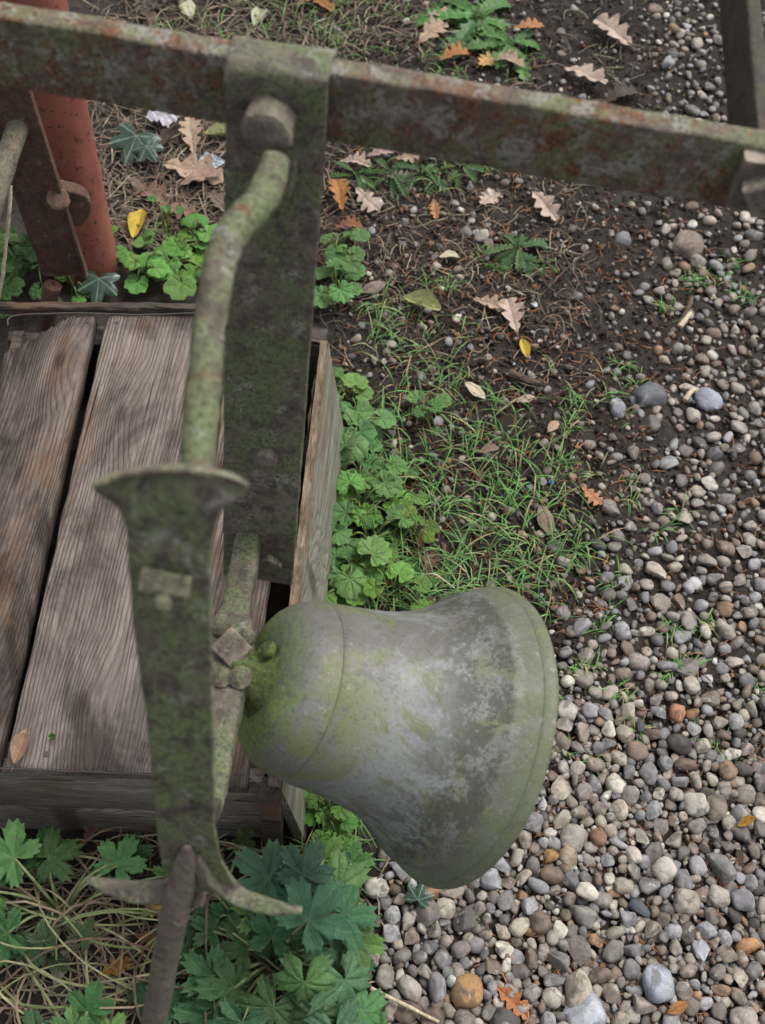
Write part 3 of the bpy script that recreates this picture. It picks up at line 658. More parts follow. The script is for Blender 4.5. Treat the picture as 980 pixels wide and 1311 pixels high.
CRA = [palmate('lobed_leaf', 5, .52, 5, 61+k, (.10, -.12, -.3, .22)[k], 160, sharpn=2.3, tooth=.17) for k in range(4)]
HER = [palmate('herb_leaf', 7, .16, 2, 71+k, (.12, -.1, .25)[k], 150, tooth=.11, crease=.045) for k in range(3)]
IVY = palmate('ivy_leaf', 5, .40, 2, 81, -.05, 135, sharpn=1.25, tooth=0., crease=.05)
OVA = [pinnate('ovate_leaf', lambda y, s: max(.006, .34*SP(min(1, max(0, y**.7*.97+.015)))**.9*(1+.06*cos(40*y))), 14, 91+k, curl=(.25, .4)[k], bend=(.3, .6)[k]) for k in range(2)]
for x in OAK+ELL: x.materials.append(M['dead'])
for x in DAN+SCA+CRA+HER+OVA: x.materials.append(M['leaf'])
IVY.materials.append(M['ivy'])

def orient(loc, size, heading, tilt=0., tdir=0., off=None):
    """+y of a leaf along the heading (0 = picture up, clockwise), tilted by tilt around a random horizontal axis"""
    m = Matrix.Rotation(-heading, 4, 'Z'); t = Matrix.Rotation(tilt, 4, Vector((cos(tdir), sin(tdir), 0)))
    return Matrix.Translation(loc) @ t @ m @ Matrix.Diagonal((size, size, size, 1))

# ------------------------------------------------------------------ fallen leaves (each one a thing)
TAN, PINK, ORG, BRN, YEL, PALE, GRN, DRK = (.38, .27, .19), (.44, .335, .27), (.36, .16, .05), (.21, .12, .085), (.55, .40, .06), (.55, .47, .33), (.36, .38, .17), (.12, .07, .05)
FL = [  # px, py, length px, heading deg (0 = up), template, colour, label
    (720, 92, 62, 120, OAK[0], PINK, 'pale pinkish oak leaf lying flat beside the hollow in bare soil'), (808, 66, 64, -48, OAK[1], PINK, 'pinkish tan oak leaf lying above the hollow in the soil, tip up'),
    (614, 270, 48, 28, OAK[2], PINK, 'small pale oak leaf just below the crossbar, lying over two round stones'), (680, 252, 56, 145, OAK[0], PINK, 'slim pinkish oak leaf lying to the right of a similar leaf near the low weed'),
    (605, 388, 48, 105, OAK[3], TAN, 'tan oak leaf overlapped by a broader oak leaf on bare soil'), (660, 432, 58, -14, OAK[1], PINK, 'broad pale oak leaf overlapping a tan one on bare soil'),
    (438, 276, 52, -15, OAK[4], ORG, 'bright orange lobed leaf beside the hanging strap'), (456, 250, 50, 138, OAK[2], PINK, 'pale pink lobed leaf touching the bright orange one'),
    (210, 218, 80, 100, OAK[1], TAN, 'large light brown oak leaf on litter near the red post'), (250, 208, 60, -15, OAK[3], TAN, 'upright tan oak leaf at the back of the litter near the red post'),
    (166, 246, 62, 105, OAK[4], BRN, 'dark mauve brown curled leaf behind the folded yellow leaf'), (436, 214, 40, 92, OAK[4], PINK, 'curled pale leaf just under the crossbar by the strap'), (506, 212, 34, 80, OAK[2], TAN, 'small tan leaf fragment in grass under the crossbar'),
    (462, 739, 48, 102, OAK[3], ORG, 'orange brown oak leaf on green plants next to the bell'), (742, 630, 34, 130, OAK[2], (.45, .20, .10), 'small rusty orange oak leaf alone on the gravelly soil'),
    (632, 1262, 55, 128, OAK[3], (.38, .15, .06), 'curled orange brown leaf lying on the gravel'), (535, 708, 34, 30, ELL[2], (.25, .11, .06), 'round reddish brown leaf in the grass above the bell'),
    (594, 497, 34, 125, ELL[1], PALE, 'pale curled sliver of leaf beside a dark twig'), (562, 334, 28, 75, ELL[0], (.62, .56, .40), 'cream oval leaf on bare soil by the needles'),
    (516, 388, 52, 110, ELL[2], GRN, 'crumpled yellow green leaf on soil near grass'), (666, 440, 28, 160, ELL[0], YEL, 'small yellow leaf under the broad oak leaf'), (660, 520, 26, 60, ELL[1], PINK, 'pinkish brown leaf scrap on dark soil'),
    (172, 312, 46, 5, ELL[2], YEL, 'folded bright yellow leaf standing by the red post'), (262, 180, 36, 70, ELL[2], GRN, 'pale green curled leaf at the strap edge by the litter'), (246, 30, 44, -25, ELL[1], (.45, .42, .28), 'pale dry curled leaf in dead grass above the crossbar'),
    (326, 38, 40, 10, ELL[0], (.40, .42, .28), 'pale green oval leaf among grass blades above the crossbar'), (386, 6, 46, 100, OAK[4], ORG, 'orange crumpled leaf in the grass above the hanging strap'), (536, 62, 52, 35, OAK[1], TAN, 'tan leaf in front of the green rosette above the crossbar'),
    (562, 84, 46, 60, OAK[4], ORG, 'orange leaf at the foot of the green rosette'), (656, 46, 40, 70, OAK[3], (.40, .19, .08), 'orange brown leaf on the edge of the green rosette'), (612, 95, 44, 28, OAK[2], (.45, .27, .10), 'yellow brown leaf slipped between rosette leaves'),
    (626, 84, 44, 100, OAK[4], TAN, 'curled tan leaf right of the rosette foot'), (548, 28, 30, 60, OAK[2], TAN, 'small tan leaf left of the green rosette'),
    (128, 1250, 44, 60, OAK[4], (.36, .16, .04), 'orange brown dead leaf among pale stems'), (72, 1262, 46, 5, ELL[1], (.40, .33, .25), 'dry bleached leaf standing among pale stems'), (184, 1172, 38, 80, OAK[2], YEL, 'small bright yellow leaf beside the pull rod'),
    (175, 1200, 40, 100, OAK[3], (.28, .13, .05), 'brown dead leaf under the pull rod'), (110, 1085, 34, 20, OAK[4], BRN, 'brown curled leaf below the front board of the box'),
    (462, 380, 34, 60, ELL[1], (.25, .19, .16), 'dull brown leaf on soil beside the low plants'), (540, 745, 46, 20, OAK[4], DRK, 'dark decayed leaf in grass right above the bell'), (690, 650, 44, 160, ELL[1], (.22, .17, .12), 'curled grey brown leaf strip on stony soil'),
    (782, 190, 60, 110, OAK[4], (.14, .105, .085), 'grey brown decayed leaf among the far pebbles'), (495, 230, 34, 100, OAK[4], (.25, .2, .18), 'greyish leaf scrap in needles under the crossbar'), (555, 262, 30, 170, OAK[3], (.4, .2, .09), 'orange leaf scrap hanging over soil under the crossbar'),
    (770, 135, 52, 60, OAK[4], (.07, .05, .04), 'blackish rotten leaf in the soil hollow'), (205, 270, 50, 100, OAK[2], BRN, 'brown leaf under the plants near the red post'), (230, 246, 60, 60, OAK[0], (.3, .2, .15), 'brown oak leaf lowest in the litter near the red post'),
    (470, 210, 40, 60, OAK[3], (.36, .27, .24), 'pinkish leaf scrap beside the strap under the crossbar'), (430, 300, 36, 70, OAK[4], (.25, .11, .05), 'dark orange leaf piece beside the strap edge'),
    (700, 560, 26, 30, ELL[1], (.42, .3, .2), 'tiny tan leaf scrap among soil and stones'), (612, 588, 26, 70, ELL[0], (.30, .2, .15), 'brown leaf scrap beside a blue white flint'),
    (850, 1300, 30, 60, ELL[1], ORG, 'tiny orange leaf caught between lower gravel stones'), (940, 1062, 24, 60, ELL[2], (.5, .26, .05), 'tiny amber leaf in the gravel at the right'), ]
for i, (px, py, ln, hd, me, c, lab) in enumerate(FL):
    g = GP(px, py); s = SC(px, py)*ln*1.0
    o = link('oak_leaf' if me in OAK else 'fallen_leaf', me, None, None, orient(g+Vector((0, 0, .010+.010*random.random())), s, radians(hd), radians(random.uniform(-9, 16)), random.uniform(0, 6.3)))
    o.color = (*c, 1); tag(o, lab, 'leaf', 'fallen leaves')
for k in range(26):
    left = k < 15; px, py = (random.uniform(130, 285), random.uniform(130, 300)) if left else (random.uniform(160, 560), random.uniform(-15, 50))
    g = GP(px, py); me = random.choice(OAK+ELL); o = link('oak_leaf' if me in OAK else 'fallen_leaf', me, None, None, orient(g+Vector((0, 0, .006+.006*random.random())), SC(px, py)*random.uniform(26, 48), random.uniform(0, 6.28), radians(random.uniform(-20, 25)), random.uniform(0, 6.3)))
    o.color = (*random.choice([(.13, .08, .055), (.09, .06, .045), (.2, .13, .09), (.16, .12, .09)]), 1)
    tag(o, 'dull brown leaf scrap in the litter beside the red post' if left else 'dull brown leaf scrap in the dead grass behind the crossbar', 'leaf', 'leaf scraps by the red post' if left else 'leaf scraps behind the crossbar')
for (px, py, ln, hd, lab) in ((178, 192, 40, 195, 'dark ivy leaf hanging by the red post litter'), (190, 205, 24, 140, 'narrow dark ivy leaf under a larger one near the red post'), (131, 374, 34, 180, 'dark green ivy leaf against the back edge of the box'), (120, 352, 24, 30, 'small ivy leaf in front of the red post foot'), (533, 1158, 24, 15, 'veined ivy leaf lying on the gravel below the bell')):
    g = GP(px, py); o = link('ivy_leaf', IVY, None, None, orient(g+Vector((0, 0, .03 if py < 400 else .022)), SC(px, py)*ln, radians(hd), radians(22), 0.)); tag(o, lab, 'leaf', 'ivy leaves')
g = G(38, 955, BZ+.004); o = link('fallen_leaf', ELL[2], None, None, orient(g+Vector((-.01, -.02, 0)), .036, radians(10), radians(5))); o.color = (.42, .27, .18, 1); tag(o, 'small torn tan leaf lying on the broad plank of the box', 'leaf', 'fallen leaves')
g = G(66, 944, BZ+.006); o = link('sprout', SCA[0], None, None, orient(g, .005, 1., .3)); o.color = (.07, .18, .03, 1); tag(o, 'tiny green sprout growing in a crack of the broad plank', 'sprout')

# ------------------------------------------------------------------ plants: each plant an Empty with stems and single leaves
def tubeV(pts, r0_, r1_, nr=5, sub=5):
    k = len(pts); return sweep(pts, [(r0_+(r1_-r0_)*i/(k-1),)*2 for i in range(k)], (.3, .2, .9), sub, True, jit=.0003, nr=nr)
def plant(name, label, cat, base, leaves, stemcol, group=None, stem_r=.0011):
    """leaves: (tip centre, size, heading, tilt, tdir, mesh, colour)"""
    root = tag(empty(name, base), label, cat, group)
    SV, SF = [], []
    for (lc, sz, hd, tl, td, me, c) in leaves:
        mw = orient(lc, sz, hd, tl, td); o = link('leaf', me, None, root, mw); o.color = (*c, 1)
        d = (lc-base); mid = base+d*.45+Vector((0, 0, .018+.25*d.length*random.random()))
        V, Fc = tubeV([base+Vector((random.uniform(-.006, .006), random.uniform(-.006, .006), -.004)), mid, lc-Vector((0, 0, .0008))], stem_r*1.3, stem_r*.8)
        b = len(SV); SV += V; SF += [tuple(q+b for q in f) for f in Fc]
    me = mesh_of('stems', local(SV, base), SF); ca = me.color_attributes.new('Col', 'FLOAT_COLOR', 'POINT'); ca.data.foreach_set('color', list((*stemcol, 1))*len(SV))
    link('stems', me, M['strand'], root, Matrix.Translation(base)); return root
def gcol(b, v=.25): k = 1+random.uniform(-v, v); return (b[0]*k*(1+random.uniform(-.15, .2)), b[1]*k, b[2]*k*(1+random.uniform(-.2, .2)))
BRIGHT, MID, DEEP, BLUEG = (.13, .29, .06), (.12, .25, .075), (.06, .145, .055), (.075, .185, .10)
def rosette(name, label, px, py, n, spread, size, meshes, colr, zr=(.015, .05), group=None, tiltmax=30):
    base = GP(px, py); L = []
    for k in range(n):
        a = 2*pi*k/n+random.uniform(-.5, .5); r = spread*math.sqrt(random.uniform(.05, 1)); s = SC(px, py)
        lc = base+Vector((cos(a)*r*s, sin(a)*r*s*1.1, random.uniform(*zr)))
        L.append((lc, size*s*random.uniform(.65, 1.2), random.uniform(-.7, .7)+(pi/2-a), radians(random.uniform(3, tiltmax)), a+pi/2, random.choice(meshes), gcol(colr)))
    return plant(name, label, 'plant', base, L, (.12, .17, .05), group)
GRP = 'leafy weeds beside the box'
for (px, py, n, sp, sz, lab, cl, me) in (
    (222, 350, 18, 44, 17, 'bright green weed with scalloped leaves behind the box', BRIGHT, SCA), (250, 318, 12, 30, 14, 'fresh green weed with round leaves by the hanging strap', BRIGHT, SCA), (185, 360, 8, 26, 13, 'thin sprig of small round leaves at the red post foot', BRIGHT, SCA), (215, 300, 8, 28, 12, 'small leafy shoot above the scalloped weed near brown leaves', MID, OVA),
    (140, 325, 9, 22, 10, 'tiny leaved sprig climbing against the red post', BRIGHT, SCA), (97, 375, 7, 18, 9, 'little chickweed sprig between bracket foot and box', BRIGHT, SCA),
    (430, 378, 11, 32, 17, 'leafy green weed between strap and bare soil', MID, HER), (432, 325, 7, 24, 12, 'small green seedling beside the strap edge', MID, SCA), (448, 348, 5, 16, 10, 'few leaved seedling on litter beside the strap', MID, SCA),
    (446, 520, 9, 25, 17, 'highest green weed along the splintered side board', MID, SCA), (458, 560, 11, 32, 18, 'green weed halfway along the splintered side board', MID, SCA), (462, 610, 12, 36, 20, 'round leaved weed below the halfway weed along the side board', MID, HER), (462, 655, 13, 38, 22, 'lush round leaved weed along the side board, thickest of the row', BRIGHT, HER),
    (475, 695, 12, 38, 19, 'low weed right of the orange leaf and side board', MID, HER), (450, 735, 12, 36, 19, 'weed under the orange oak leaf beside the side board', MID, HER), (500, 765, 12, 46, 15, 'small leaved weed along the upper edge of the bell', BRIGHT, SCA), (510, 640, 8, 30, 15, 'weed with pale leaves growing into the grass', MID, HER), (436, 765, 8, 22, 15, 'weed squeezed between side board and bell', BRIGHT, SCA), (425, 700, 7, 16, 17, 'weed pressed against the foot of the side board', MID, HER),
    (530, 690, 6, 28, 12, 'yellow green seedlings near the reddish brown leaf', (.12, .2, .04), SCA), (545, 540, 5, 26, 10, 'sparse seedling in the grass right of the side board weeds', MID, HER),
    (415, 1045, 11, 28, 17, 'fresh green weed between box corner and bell', BRIGHT, HER), (430, 1075, 9, 24, 14, 'bright herb under the bell edge near pebbles', BRIGHT, HER)):
    rosette('low_weed', lab, px, py, max(5, int(n*.72)), sp*1.12, sz*1.38, me, cl, (.010, .045), GRP, 20)
for (px, py, n, sp, sz, lab) in ((40, 345, 8, 30, 30, 'broad leaved green plant behind the rusty bracket'), (8, 405, 6, 26, 26, 'green plant at the outer corner of the box'), (62, 400, 4, 20, 22, 'dark leaves between bracket foot and back edge of the box')):
    rosette('broad_weed', lab, px, py, n, sp, sz, HER, (.055, .13, .034), (.03, .10), GRP, 35)
def strap_rosette(lab, px, py, n, ln, colr, meshes=DAN, tl=12):
    base = GP(px, py); s = SC(px, py); root = tag(empty('rosette_weed', base), lab, 'plant', 'rosette weeds')
    for k in range(n):
        a = 2*pi*k/n+random.uniform(-.3, .3); o = link('leaf', random.choice(meshes), None, root, orient(base+Vector((sin(a)*.008, cos(a)*.008, .010+.004*(k % 4))), ln*s*random.uniform(.7, 1.15), a, radians(tl*random.uniform(.2, 1.6)), pi/2-a+pi/2)); o.color = (*gcol(colr), 1)
strap_rosette('big jagged leaved green rosette above the crossbar', 612, 32, 26, 80, (.085, .19, .05), tl=18)
strap_rosette('second jagged rosette overlapping the big one near orange leaves', 652, 66, 13, 56, (.08, .18, .05), tl=16)
strap_rosette('small feathery rosette on bare soil below the pale oak leaves', 662, 326, 15, 42, (.085, .155, .06), tl=14)
strap_rosette('tiny rosette in the shade below the crossbar, beside a leaf scrap', 540, 230, 9, 36, (.07, .13, .05))
strap_rosette('tiny rosette near the crossbar with narrow leaves beside twigs', 588, 222, 8, 32, (.08, .15, .05))
strap_rosette('flat little rosette next to the crumpled yellow green leaf', 500, 232, 8, 34, (.07, .13, .05))
strap_rosette('narrow leaved seedling on soil right of the feathery rosette', 695, 345, 6, 22, (.08, .15, .05))
strap_rosette('green sprout rosette among stones under the crossbar', 455, 232, 7, 30, (.06, .13, .04))

# cranesbill clumps in front of the box
def clump(lab, base, L):
    out = []
    for (px, py, z, sz, hd, tl, td, c, me) in L:
        out.append((G(px, py, z), sz*.94, radians(hd), radians(tl), radians(td), me, gcol(c, .25)))
        if random.random() < .6: out.append((G(px+random.uniform(-45, 45), py+random.uniform(-35, 35), z*random.uniform(.4, .9)), sz*random.uniform(.5, .8), random.uniform(0, 6.28), radians(random.uniform(5, 40)), random.uniform(0, 6.28), random.choice(CRA), gcol(c, .3)))
    return plant('cranesbill_plant', lab, 'plant', base, out, (.20, .24, .11), 'cranesbill plants in front of the box', .0017)
clump('dark blue green lobed leaf clump beside the gravel', GP(355, 1235), [
    (345, 1125, .12, .050, -60, 18, 20, BLUEG, CRA[0]), (388, 1120, .13, .045, 20, 15, 80, BLUEG, CRA[0]), (432, 1135, .11, .046, 60, 25, 40, MID, CRA[1]), (395, 1178, .14, .056, 35, 12, 0, BLUEG, CRA[0]), (440, 1170, .12, .050, 80, 20, 100, BLUEG, CRA[1]),
    (425, 1215, .10, .048, 120, 30, 80, BLUEG, CRA[1]), (318, 1215, .07, .045, -40, 10, 10, DEEP, CRA[0]), (350, 1200, .09, .042, 10, 14, 0, DEEP, CRA[0]), (390, 1258, .13, .048, 175, 48, 0, MID, CRA[2]), (442, 1255, .11, .055, 150, 42, 60, BLUEG, CRA[1]), (465, 1295, .08, .048, 120, 30, 80, MID, CRA[1]),
    (350, 1290, .09, .050, 200, 30, 0, DEEP, CRA[1]), (300, 1265, .07, .046, -100, 20, 90, DEEP, CRA[0]), (270, 1250, .07, .040, -60, 20, 40, DEEP, CRA[3]), (405, 1300, .10, .055, 170, 38, 0, DEEP, CRA[2]), (330, 1170, .08, .036, -80, 22, 100, MID, CRA[3]), (455, 1205, .09, .04, 90, 30, 90, MID, CRA[3]),
    (310, 1310, .08, .05, 190, 30, 0, DEEP, CRA[0]), (415, 1100, .08, .034, 30, 20, 20, MID, CRA[0]), (372, 1150, .10, .042, -10, 16, 0, BLUEG, CRA[1]), (475, 1330, .06, .05, 140, 20, 0, MID, CRA[0]), (380, 1220, .08, .050, 60, 16, 40, DEEP, CRA[0]), (430, 1320, .10, .055, 160, 28, 10, BLUEG, CRA[1]), (265, 1300, .05, .045, -150, 16, 30, DEEP, CRA[0]), (450, 1105, .06, .032, 70, 25, 80, MID, CRA[3])])
clump('lobed green leaf clump at the front board of the box', GP(80, 1170), [
    (18, 1098, .10, .050, -70, 16, 0, MID, CRA[0]), (62, 1098, .09, .042, 60, 18, 60, DEEP, CRA[1]), (150, 1108, .07, .040, 20, 14, 30, MID, CRA[0]), (165, 1095, .06, .03, 70, 16, 30, DEEP, CRA[3]), (10, 1195, .06, .045, -110, 20, 0, DEEP, CRA[0]), (40, 1205, .05, .034, 160, 18, 0, DEEP, CRA[1]), (105, 1200, .06, .024, 20, 25, 60, (.07, .12, .05), CRA[0]), (56, 1205, .06, .024, -20, 25, 60, (.06, .11, .05), CRA[3]), (-15, 1140, .08, .05, -90, 16, 0, MID, CRA[1]), (215, 1120, .05, .03, 50, 14, 30, MID, CRA[0])])
clump('small bright lobed plant among dead stems in the foreground', GP(115, 1318), [(112, 1295, .05, .036, 10, 12, 0, (.06, .16, .055), CRA[0]), (95, 1318, .05, .03, -80, 20, 0, MID, CRA[0]), (140, 1325, .05, .03, 90, 20, 0, MID, CRA[1]), (50, 1330, .04, .04, -90, 14, 0, DEEP, CRA[0])])
clump('feathery leafed seedlings under the forked foot', GP(280, 1190), [(262, 1195, .05, .034, -20, 25, 40, (.06, .12, .05), CRA[3]), (290, 1172, .06, .034, 60, 25, 40, DEEP, CRA[0]), (310, 1078, .05, .020, 30, 30, 40, (.08, .13, .05), CRA[3]), (275, 1290, .06, .04, 40, 25, 40, DEEP, CRA[1]), (240, 1225, .05, .035, -50, 20, 40, DEEP, CRA[0]), (225, 1290, .05, .035, -80, 20, 40, DEEP, CRA[3])])

# ------------------------------------------------------------------ stuff: strands (grass, needles, dry stems) and crumbs
def strands(name, items, kind='stuff', label=None):
    """items: (points, half width, colour) -> flat ribbons folded along the middle, all in one mesh"""
    V, Fc, C = [], [], []
    for pts, w, c in items:
        n = len(pts); b = len(V)
        for i, p in enumerate(pts):
            T = (pts[min(i+1, n-1)]-pts[max(i-1, 0)]); S = T.cross(Vector((.13, .07, 1)));
            S = S.normalized() if S.length > 1e-9 else Vector((1, 0, 0))
            ww = w[i] if isinstance(w, (list, tuple)) else w
            V += [p-S*ww, p+Vector((0, 0, ww*.7)), p+S*ww]; C += [(*c, 1)]*3
        for i in range(n-1):
            for k in (0, 1): a = b+i*3+k; Fc.append((a, a+1, a+4, a+3))
    me = mesh_of(name, V, Fc); ca = me.color_attributes.new('Col', 'FLOAT_COLOR', 'POINT'); ca.data.foreach_set('color', [x for c in C for x in c])
    o = link(name, me, M['strand']); tag(o, label, None, None, kind); return o
def inbox(px, py): return px < 425-(py-440)*.09 and 410 < py < 1080 and px < 440
def blade(base, ln, az, lean, w, c):
    pts = []; d = Vector((cos(az), sin(az), 0)); n = 5
    for i in range(n+1):
        t = i/n; a = lean*t**1.3; pts.append(base+d*(ln*t*sin(min(1.5, a+.15)))+Vector((0, 0, ln*t*cos(min(1.5, a))*.9)))
    return pts, [w*(.75+.5*t_) if t_ < .4 else w*(1.15-t_)*1.25+.0001 for t_ in [i/n for i in range(n+1)]], c
items = []
ZON = [(600, 620, 55, 75, 750), (640, 665, 40, 45, 350), (530, 770, 55, 28, 650), (560, 720, 45, 45, 480), (560, 490, 26, 22, 160), (500, 430, 28, 26, 170), (520, 560, 35, 50, 320), (615, 560, 45, 30, 230), (500, 690, 50, 60, 420), (400, 30, 55, 38, 420), (440, 20, 30, 40, 240), (330, 20, 40, 30, 160), (540, 70, 30, 35, 220), (700, 715, 42, 20, 300), (690, 640, 40, 30, 130),
       (550, 225, 50, 14, 150), (440, 1050, 20, 30, 260), (425, 1090, 20, 20, 120), (740, 515, 40, 20, 90), (680, 720, 40, 20, 160), (760, 690, 60, 40, 90), (505, 400, 25, 20, 100), (255, 28, 30, 25, 70), (220, 340, 40, 20, 60), (620, 785, 60, 12, 120), (460, 760, 30, 30, 200), (640, 95, 30, 15, 80), (655, 210, 30, 10, 30)]
for (px, py) in ((742, 968), (865, 868), (918, 812), (886, 860), (750, 855), (905, 345), (880, 365), (868, 395), (955, 398), (930, 345), (790, 740), (795, 880), (862, 805), (800, 640), (740, 600), (730, 520), (800, 925), (735, 860), (980, 880), (700, 905), (870, 670), (760, 790), (640, 340), (560, 370), (720, 560), (900, 960), (810, 480)): ZON.append((px, py, 11, 8, 26))
for (zx, zy, sx, sy, n) in ZON:
    clumps = [(random.gauss(zx, sx), random.gauss(zy, sy)) for _ in range(max(1, n//12))]
    for _ in range(int(n*.25) if n > 30 else n):
        cx, cy = random.choice(clumps); px = random.gauss(cx, 5.); py = random.gauss(cy, 4.)
        if inbox(px, py): continue
        g = GP(px, py); s = SC(px, py); az = random.uniform(0, 2*pi); k = random.uniform(.7, 1.3); small = n < 30
        c = random.choice([(.08, .20, .045), (.10, .225, .055), (.07, .165, .045), (.12, .24, .075), (.17, .21, .085)] if random.random() < .93 else [(.3, .25, .13)])
        items.append(blade(g-Vector((0, 0, .003)), (random.uniform(.02, .058) if not small else random.uniform(.012, .03)), az, random.uniform(.7, 1.7), random.uniform(.0006, .0011), tuple(v*k for v in c)))
strands('grass', items, label='short green grass')

def soilness(px, py):
    """share of open soil and litter (against gravel and plants)"""
    d = dens(px, py); return max(.04, 1-d*1.1)
BND = [(-80, 840), (0, 835), (130, 830), (250, 780), (330, 760), (430, 740), (520, 760), (600, 730), (680, 690), (760, 660), (850, 690), (930, 640), (1010, 560), (1060, 480), (1150, 460), (1250, 475), (1340, 470), (1450, 450)]
def edge(py):
    for (a, x0), (b, x1) in zip(BND, BND[1:]):
        if a <= py <= b: return x0+(x1-x0)*(py-a)/(b-a)
    return 470
def dens(px, py):
    """pebble density 0..1 over the picture plane"""
    e = edge(py)+22*mn.noise(Vector((py*.02, px*.01, 0)))
    t = (px-e)/(230 if py < 800 else 90 if py < 950 else 40); sm = max(0., min(1., .2+t))
    cv = np.interp(py, [0, 250, 420, 560, 700, 820, 930, 1010], [.68, .58, .58, .62, .68, .80, .92, 1.])
    if px > 850 and py < 420: sm = max(sm, .85)
    n = .5+.5*mn.noise(Vector((px*.012, py*.012, 4)))
    return float(sm*cv*(1 if py > 960 else .72+.5*n))
# needles and dry grass litter
items = []
def litter(n, xr, yr, lr_, cols, w, up=.3, test=None, bow=.2):
    for _ in range(n):
        px, py = random.uniform(*xr), random.uniform(*yr)
        if inbox(px, py) or (test and random.random() > test(px, py)): continue
        g = GP(px, py); az = random.uniform(0, 2*pi); l = random.uniform(*lr_); d = Vector((cos(az), sin(az), random.uniform(-.05, up))); sdv = Vector((-sin(az), cos(az), 0))*l*random.uniform(-bow, bow)
        z = Vector((0, 0, random.uniform(.004, .010))); k = random.uniform(.6, 1.25); c = random.choice(cols)
        items.append(([g+z+(d*l*(t-.5))+sdv*(t*(1-t)*4)-Vector((0, 0, (t-.5)**2*l*.5)) for t in (0, .25, .5, .75, 1)], w*random.uniform(.6, 1.4), tuple(v*k for v in c)))
NEED = [(.22, .09, .035), (.28, .12, .05), (.16, .075, .04), (.12, .07, .045)]; DRY = [(.22, .17, .115), (.17, .125, .09), (.30, .25, .17), (.12, .085, .065)]
litter(2600, (400, 990), (190, 960), (.007, .022), NEED, .0005, .25, lambda x, y: max(.15, 1-dens(x, y)))
litter(900, (400, 760), (190, 520), (.015, .05), DRY, .0005, .3, lambda x, y: max(.05, 1-dens(x, y)*1.2)*(1 if y < 420 else .45))
litter(700, (400, 860), (0, 190), (.015, .06), DRY, .0006, .4, lambda x, y: 1 if x < 560 else .3)
litter(500, (120, 460), (-20, 330), (.02, .09), DRY, .0007, .5)
litter(420, (150, 560), (-40, 70), (.03, .10), DRY, .0008, .7)
litter(500, (600, 1000), (950, 1320), (.006, .018), NEED, .0005, .2)
litter(420, (-30, 470), (1085, 1340), (.03, .10), [(.20, .16, .11), (.14, .10, .07), (.26, .22, .15)], .0008, .4, None, .35)
litter(650, (120, 300), (110, 330), (.02, .10), DRY+[(.07, .05, .04)], .0008, .6)
litter(260, (150, 560), (-40, 60), (.03, .09), [(.06, .045, .035), (.1, .075, .055)], .0012, .6)
strands('needle_litter', items, label='brown needles and dry grass bits')
# pale bent stems in the foreground
items = []
for k in range(80):
    px, py = random.uniform(-20, 330), random.uniform(1105, 1300); g = GP(px, py); az = random.choice([random.gauss(.1, .35), random.gauss(2.6, .4), random.uniform(0, 6.28)]); l = random.uniform(.09, .24); h = random.uniform(.015, .07)
    d = Vector((cos(az), sin(az), 0)); sdv = Vector((-sin(az), cos(az), 0))*l*random.uniform(-.25, .25); c = random.choice([(.24, .26, .12), (.30, .28, .16), (.18, .22, .09), (.26, .20, .13), (.15, .10, .07)]); kk = random.uniform(.7, 1.15)
    items.append(([g+d*l*(t-.5)+sdv*4*t*(1-t)+Vector((0, 0, .004+h*4*t*(1-t)*random.uniform(.9, 1.1))) for t in [i/9 for i in range(10)]], random.uniform(.0008, .0014), tuple(v*kk for v in c)))
strands('dry_stems', items, label='pale bent plant stems')

# crumbs of soil
def ico(sub):
    bm = bmesh.new(); bmesh.ops.create_icosphere(bm, subdivisions=sub, radius=1.); V = np.array([v.co[:] for v in bm.verts]); Fc = np.array([[v.index for v in f.verts] for f in bm.faces]); bm.free(); return V, Fc
I1, I2, I3 = ico(1), ico(2), ico(3)
def rotm(): return np.array(Matrix.Rotation(random.uniform(0, 6.28), 3, Vector((random.gauss(0, 1), random.gauss(0, 1), random.gauss(0, 1))).normalized()))
def join(name, parts, mat, label, smooth=True):
    V = np.concatenate([p[0] for p in parts]); off = np.cumsum([0]+[len(p[0]) for p in parts[:-1]])
    Fc = np.concatenate([p[1]+o for p, o in zip(parts, off)]); C = np.concatenate([np.tile(np.array([*p[2], 1.]), (len(p[0]), 1)) for p in parts])
    me = bpy.data.meshes.new(name); nv, nf = len(V), len(Fc); me.vertices.add(nv); me.vertices.foreach_set('co', V.astype(np.float32).ravel())
    me.loops.add(nf*3); me.loops.foreach_set('vertex_index', Fc.astype(np.int32).ravel()); me.polygons.add(nf); me.polygons.foreach_set('loop_start', np.arange(0, nf*3, 3, dtype=np.int32)); me.update(calc_edges=True)
    me.polygons.foreach_set('use_smooth', [smooth]*nf); ca = me.color_attributes.new('Col', 'FLOAT_COLOR', 'POINT'); ca.data.foreach_set('color', C.astype(np.float32).ravel())
    o = link(name, me, mat); tag(o, label, None, None, 'stuff'); return o
parts = []
CT = []
for k in range(8):
    v = I1[0].copy()*np.array([1, .85, .7]); v = v*(1+.3*RNG.standard_normal((len(v), 1))*.6); CT.append(v)
for k in range(17000):
    px, py = random.uniform(395, 1000), random.uniform(-20, 1000)
    if inbox(px, py) or random.random() > max(.25, 1-dens(px, py)): continue
    g = GP(px, py); r = random.uniform(.0012, .0036)*(1.6 if random.random() < .12 else 1); kk = random.uniform(.6, 1.5)
    parts.append((CT[k % 8] @ rotm().T*r+np.array(g)+np.array([0, 0, r*.4+.002]), I1[1], tuple(c*kk for c in ((.042, .033, .026) if random.random() > .16 else random.choice([(.17, .13, .1), (.12, .11, .1), (.24, .2, .15), (.16, .08, .045)])))))
join('soil_crumbs', parts, M['crumb'], 'loose dark crumbs of soil')

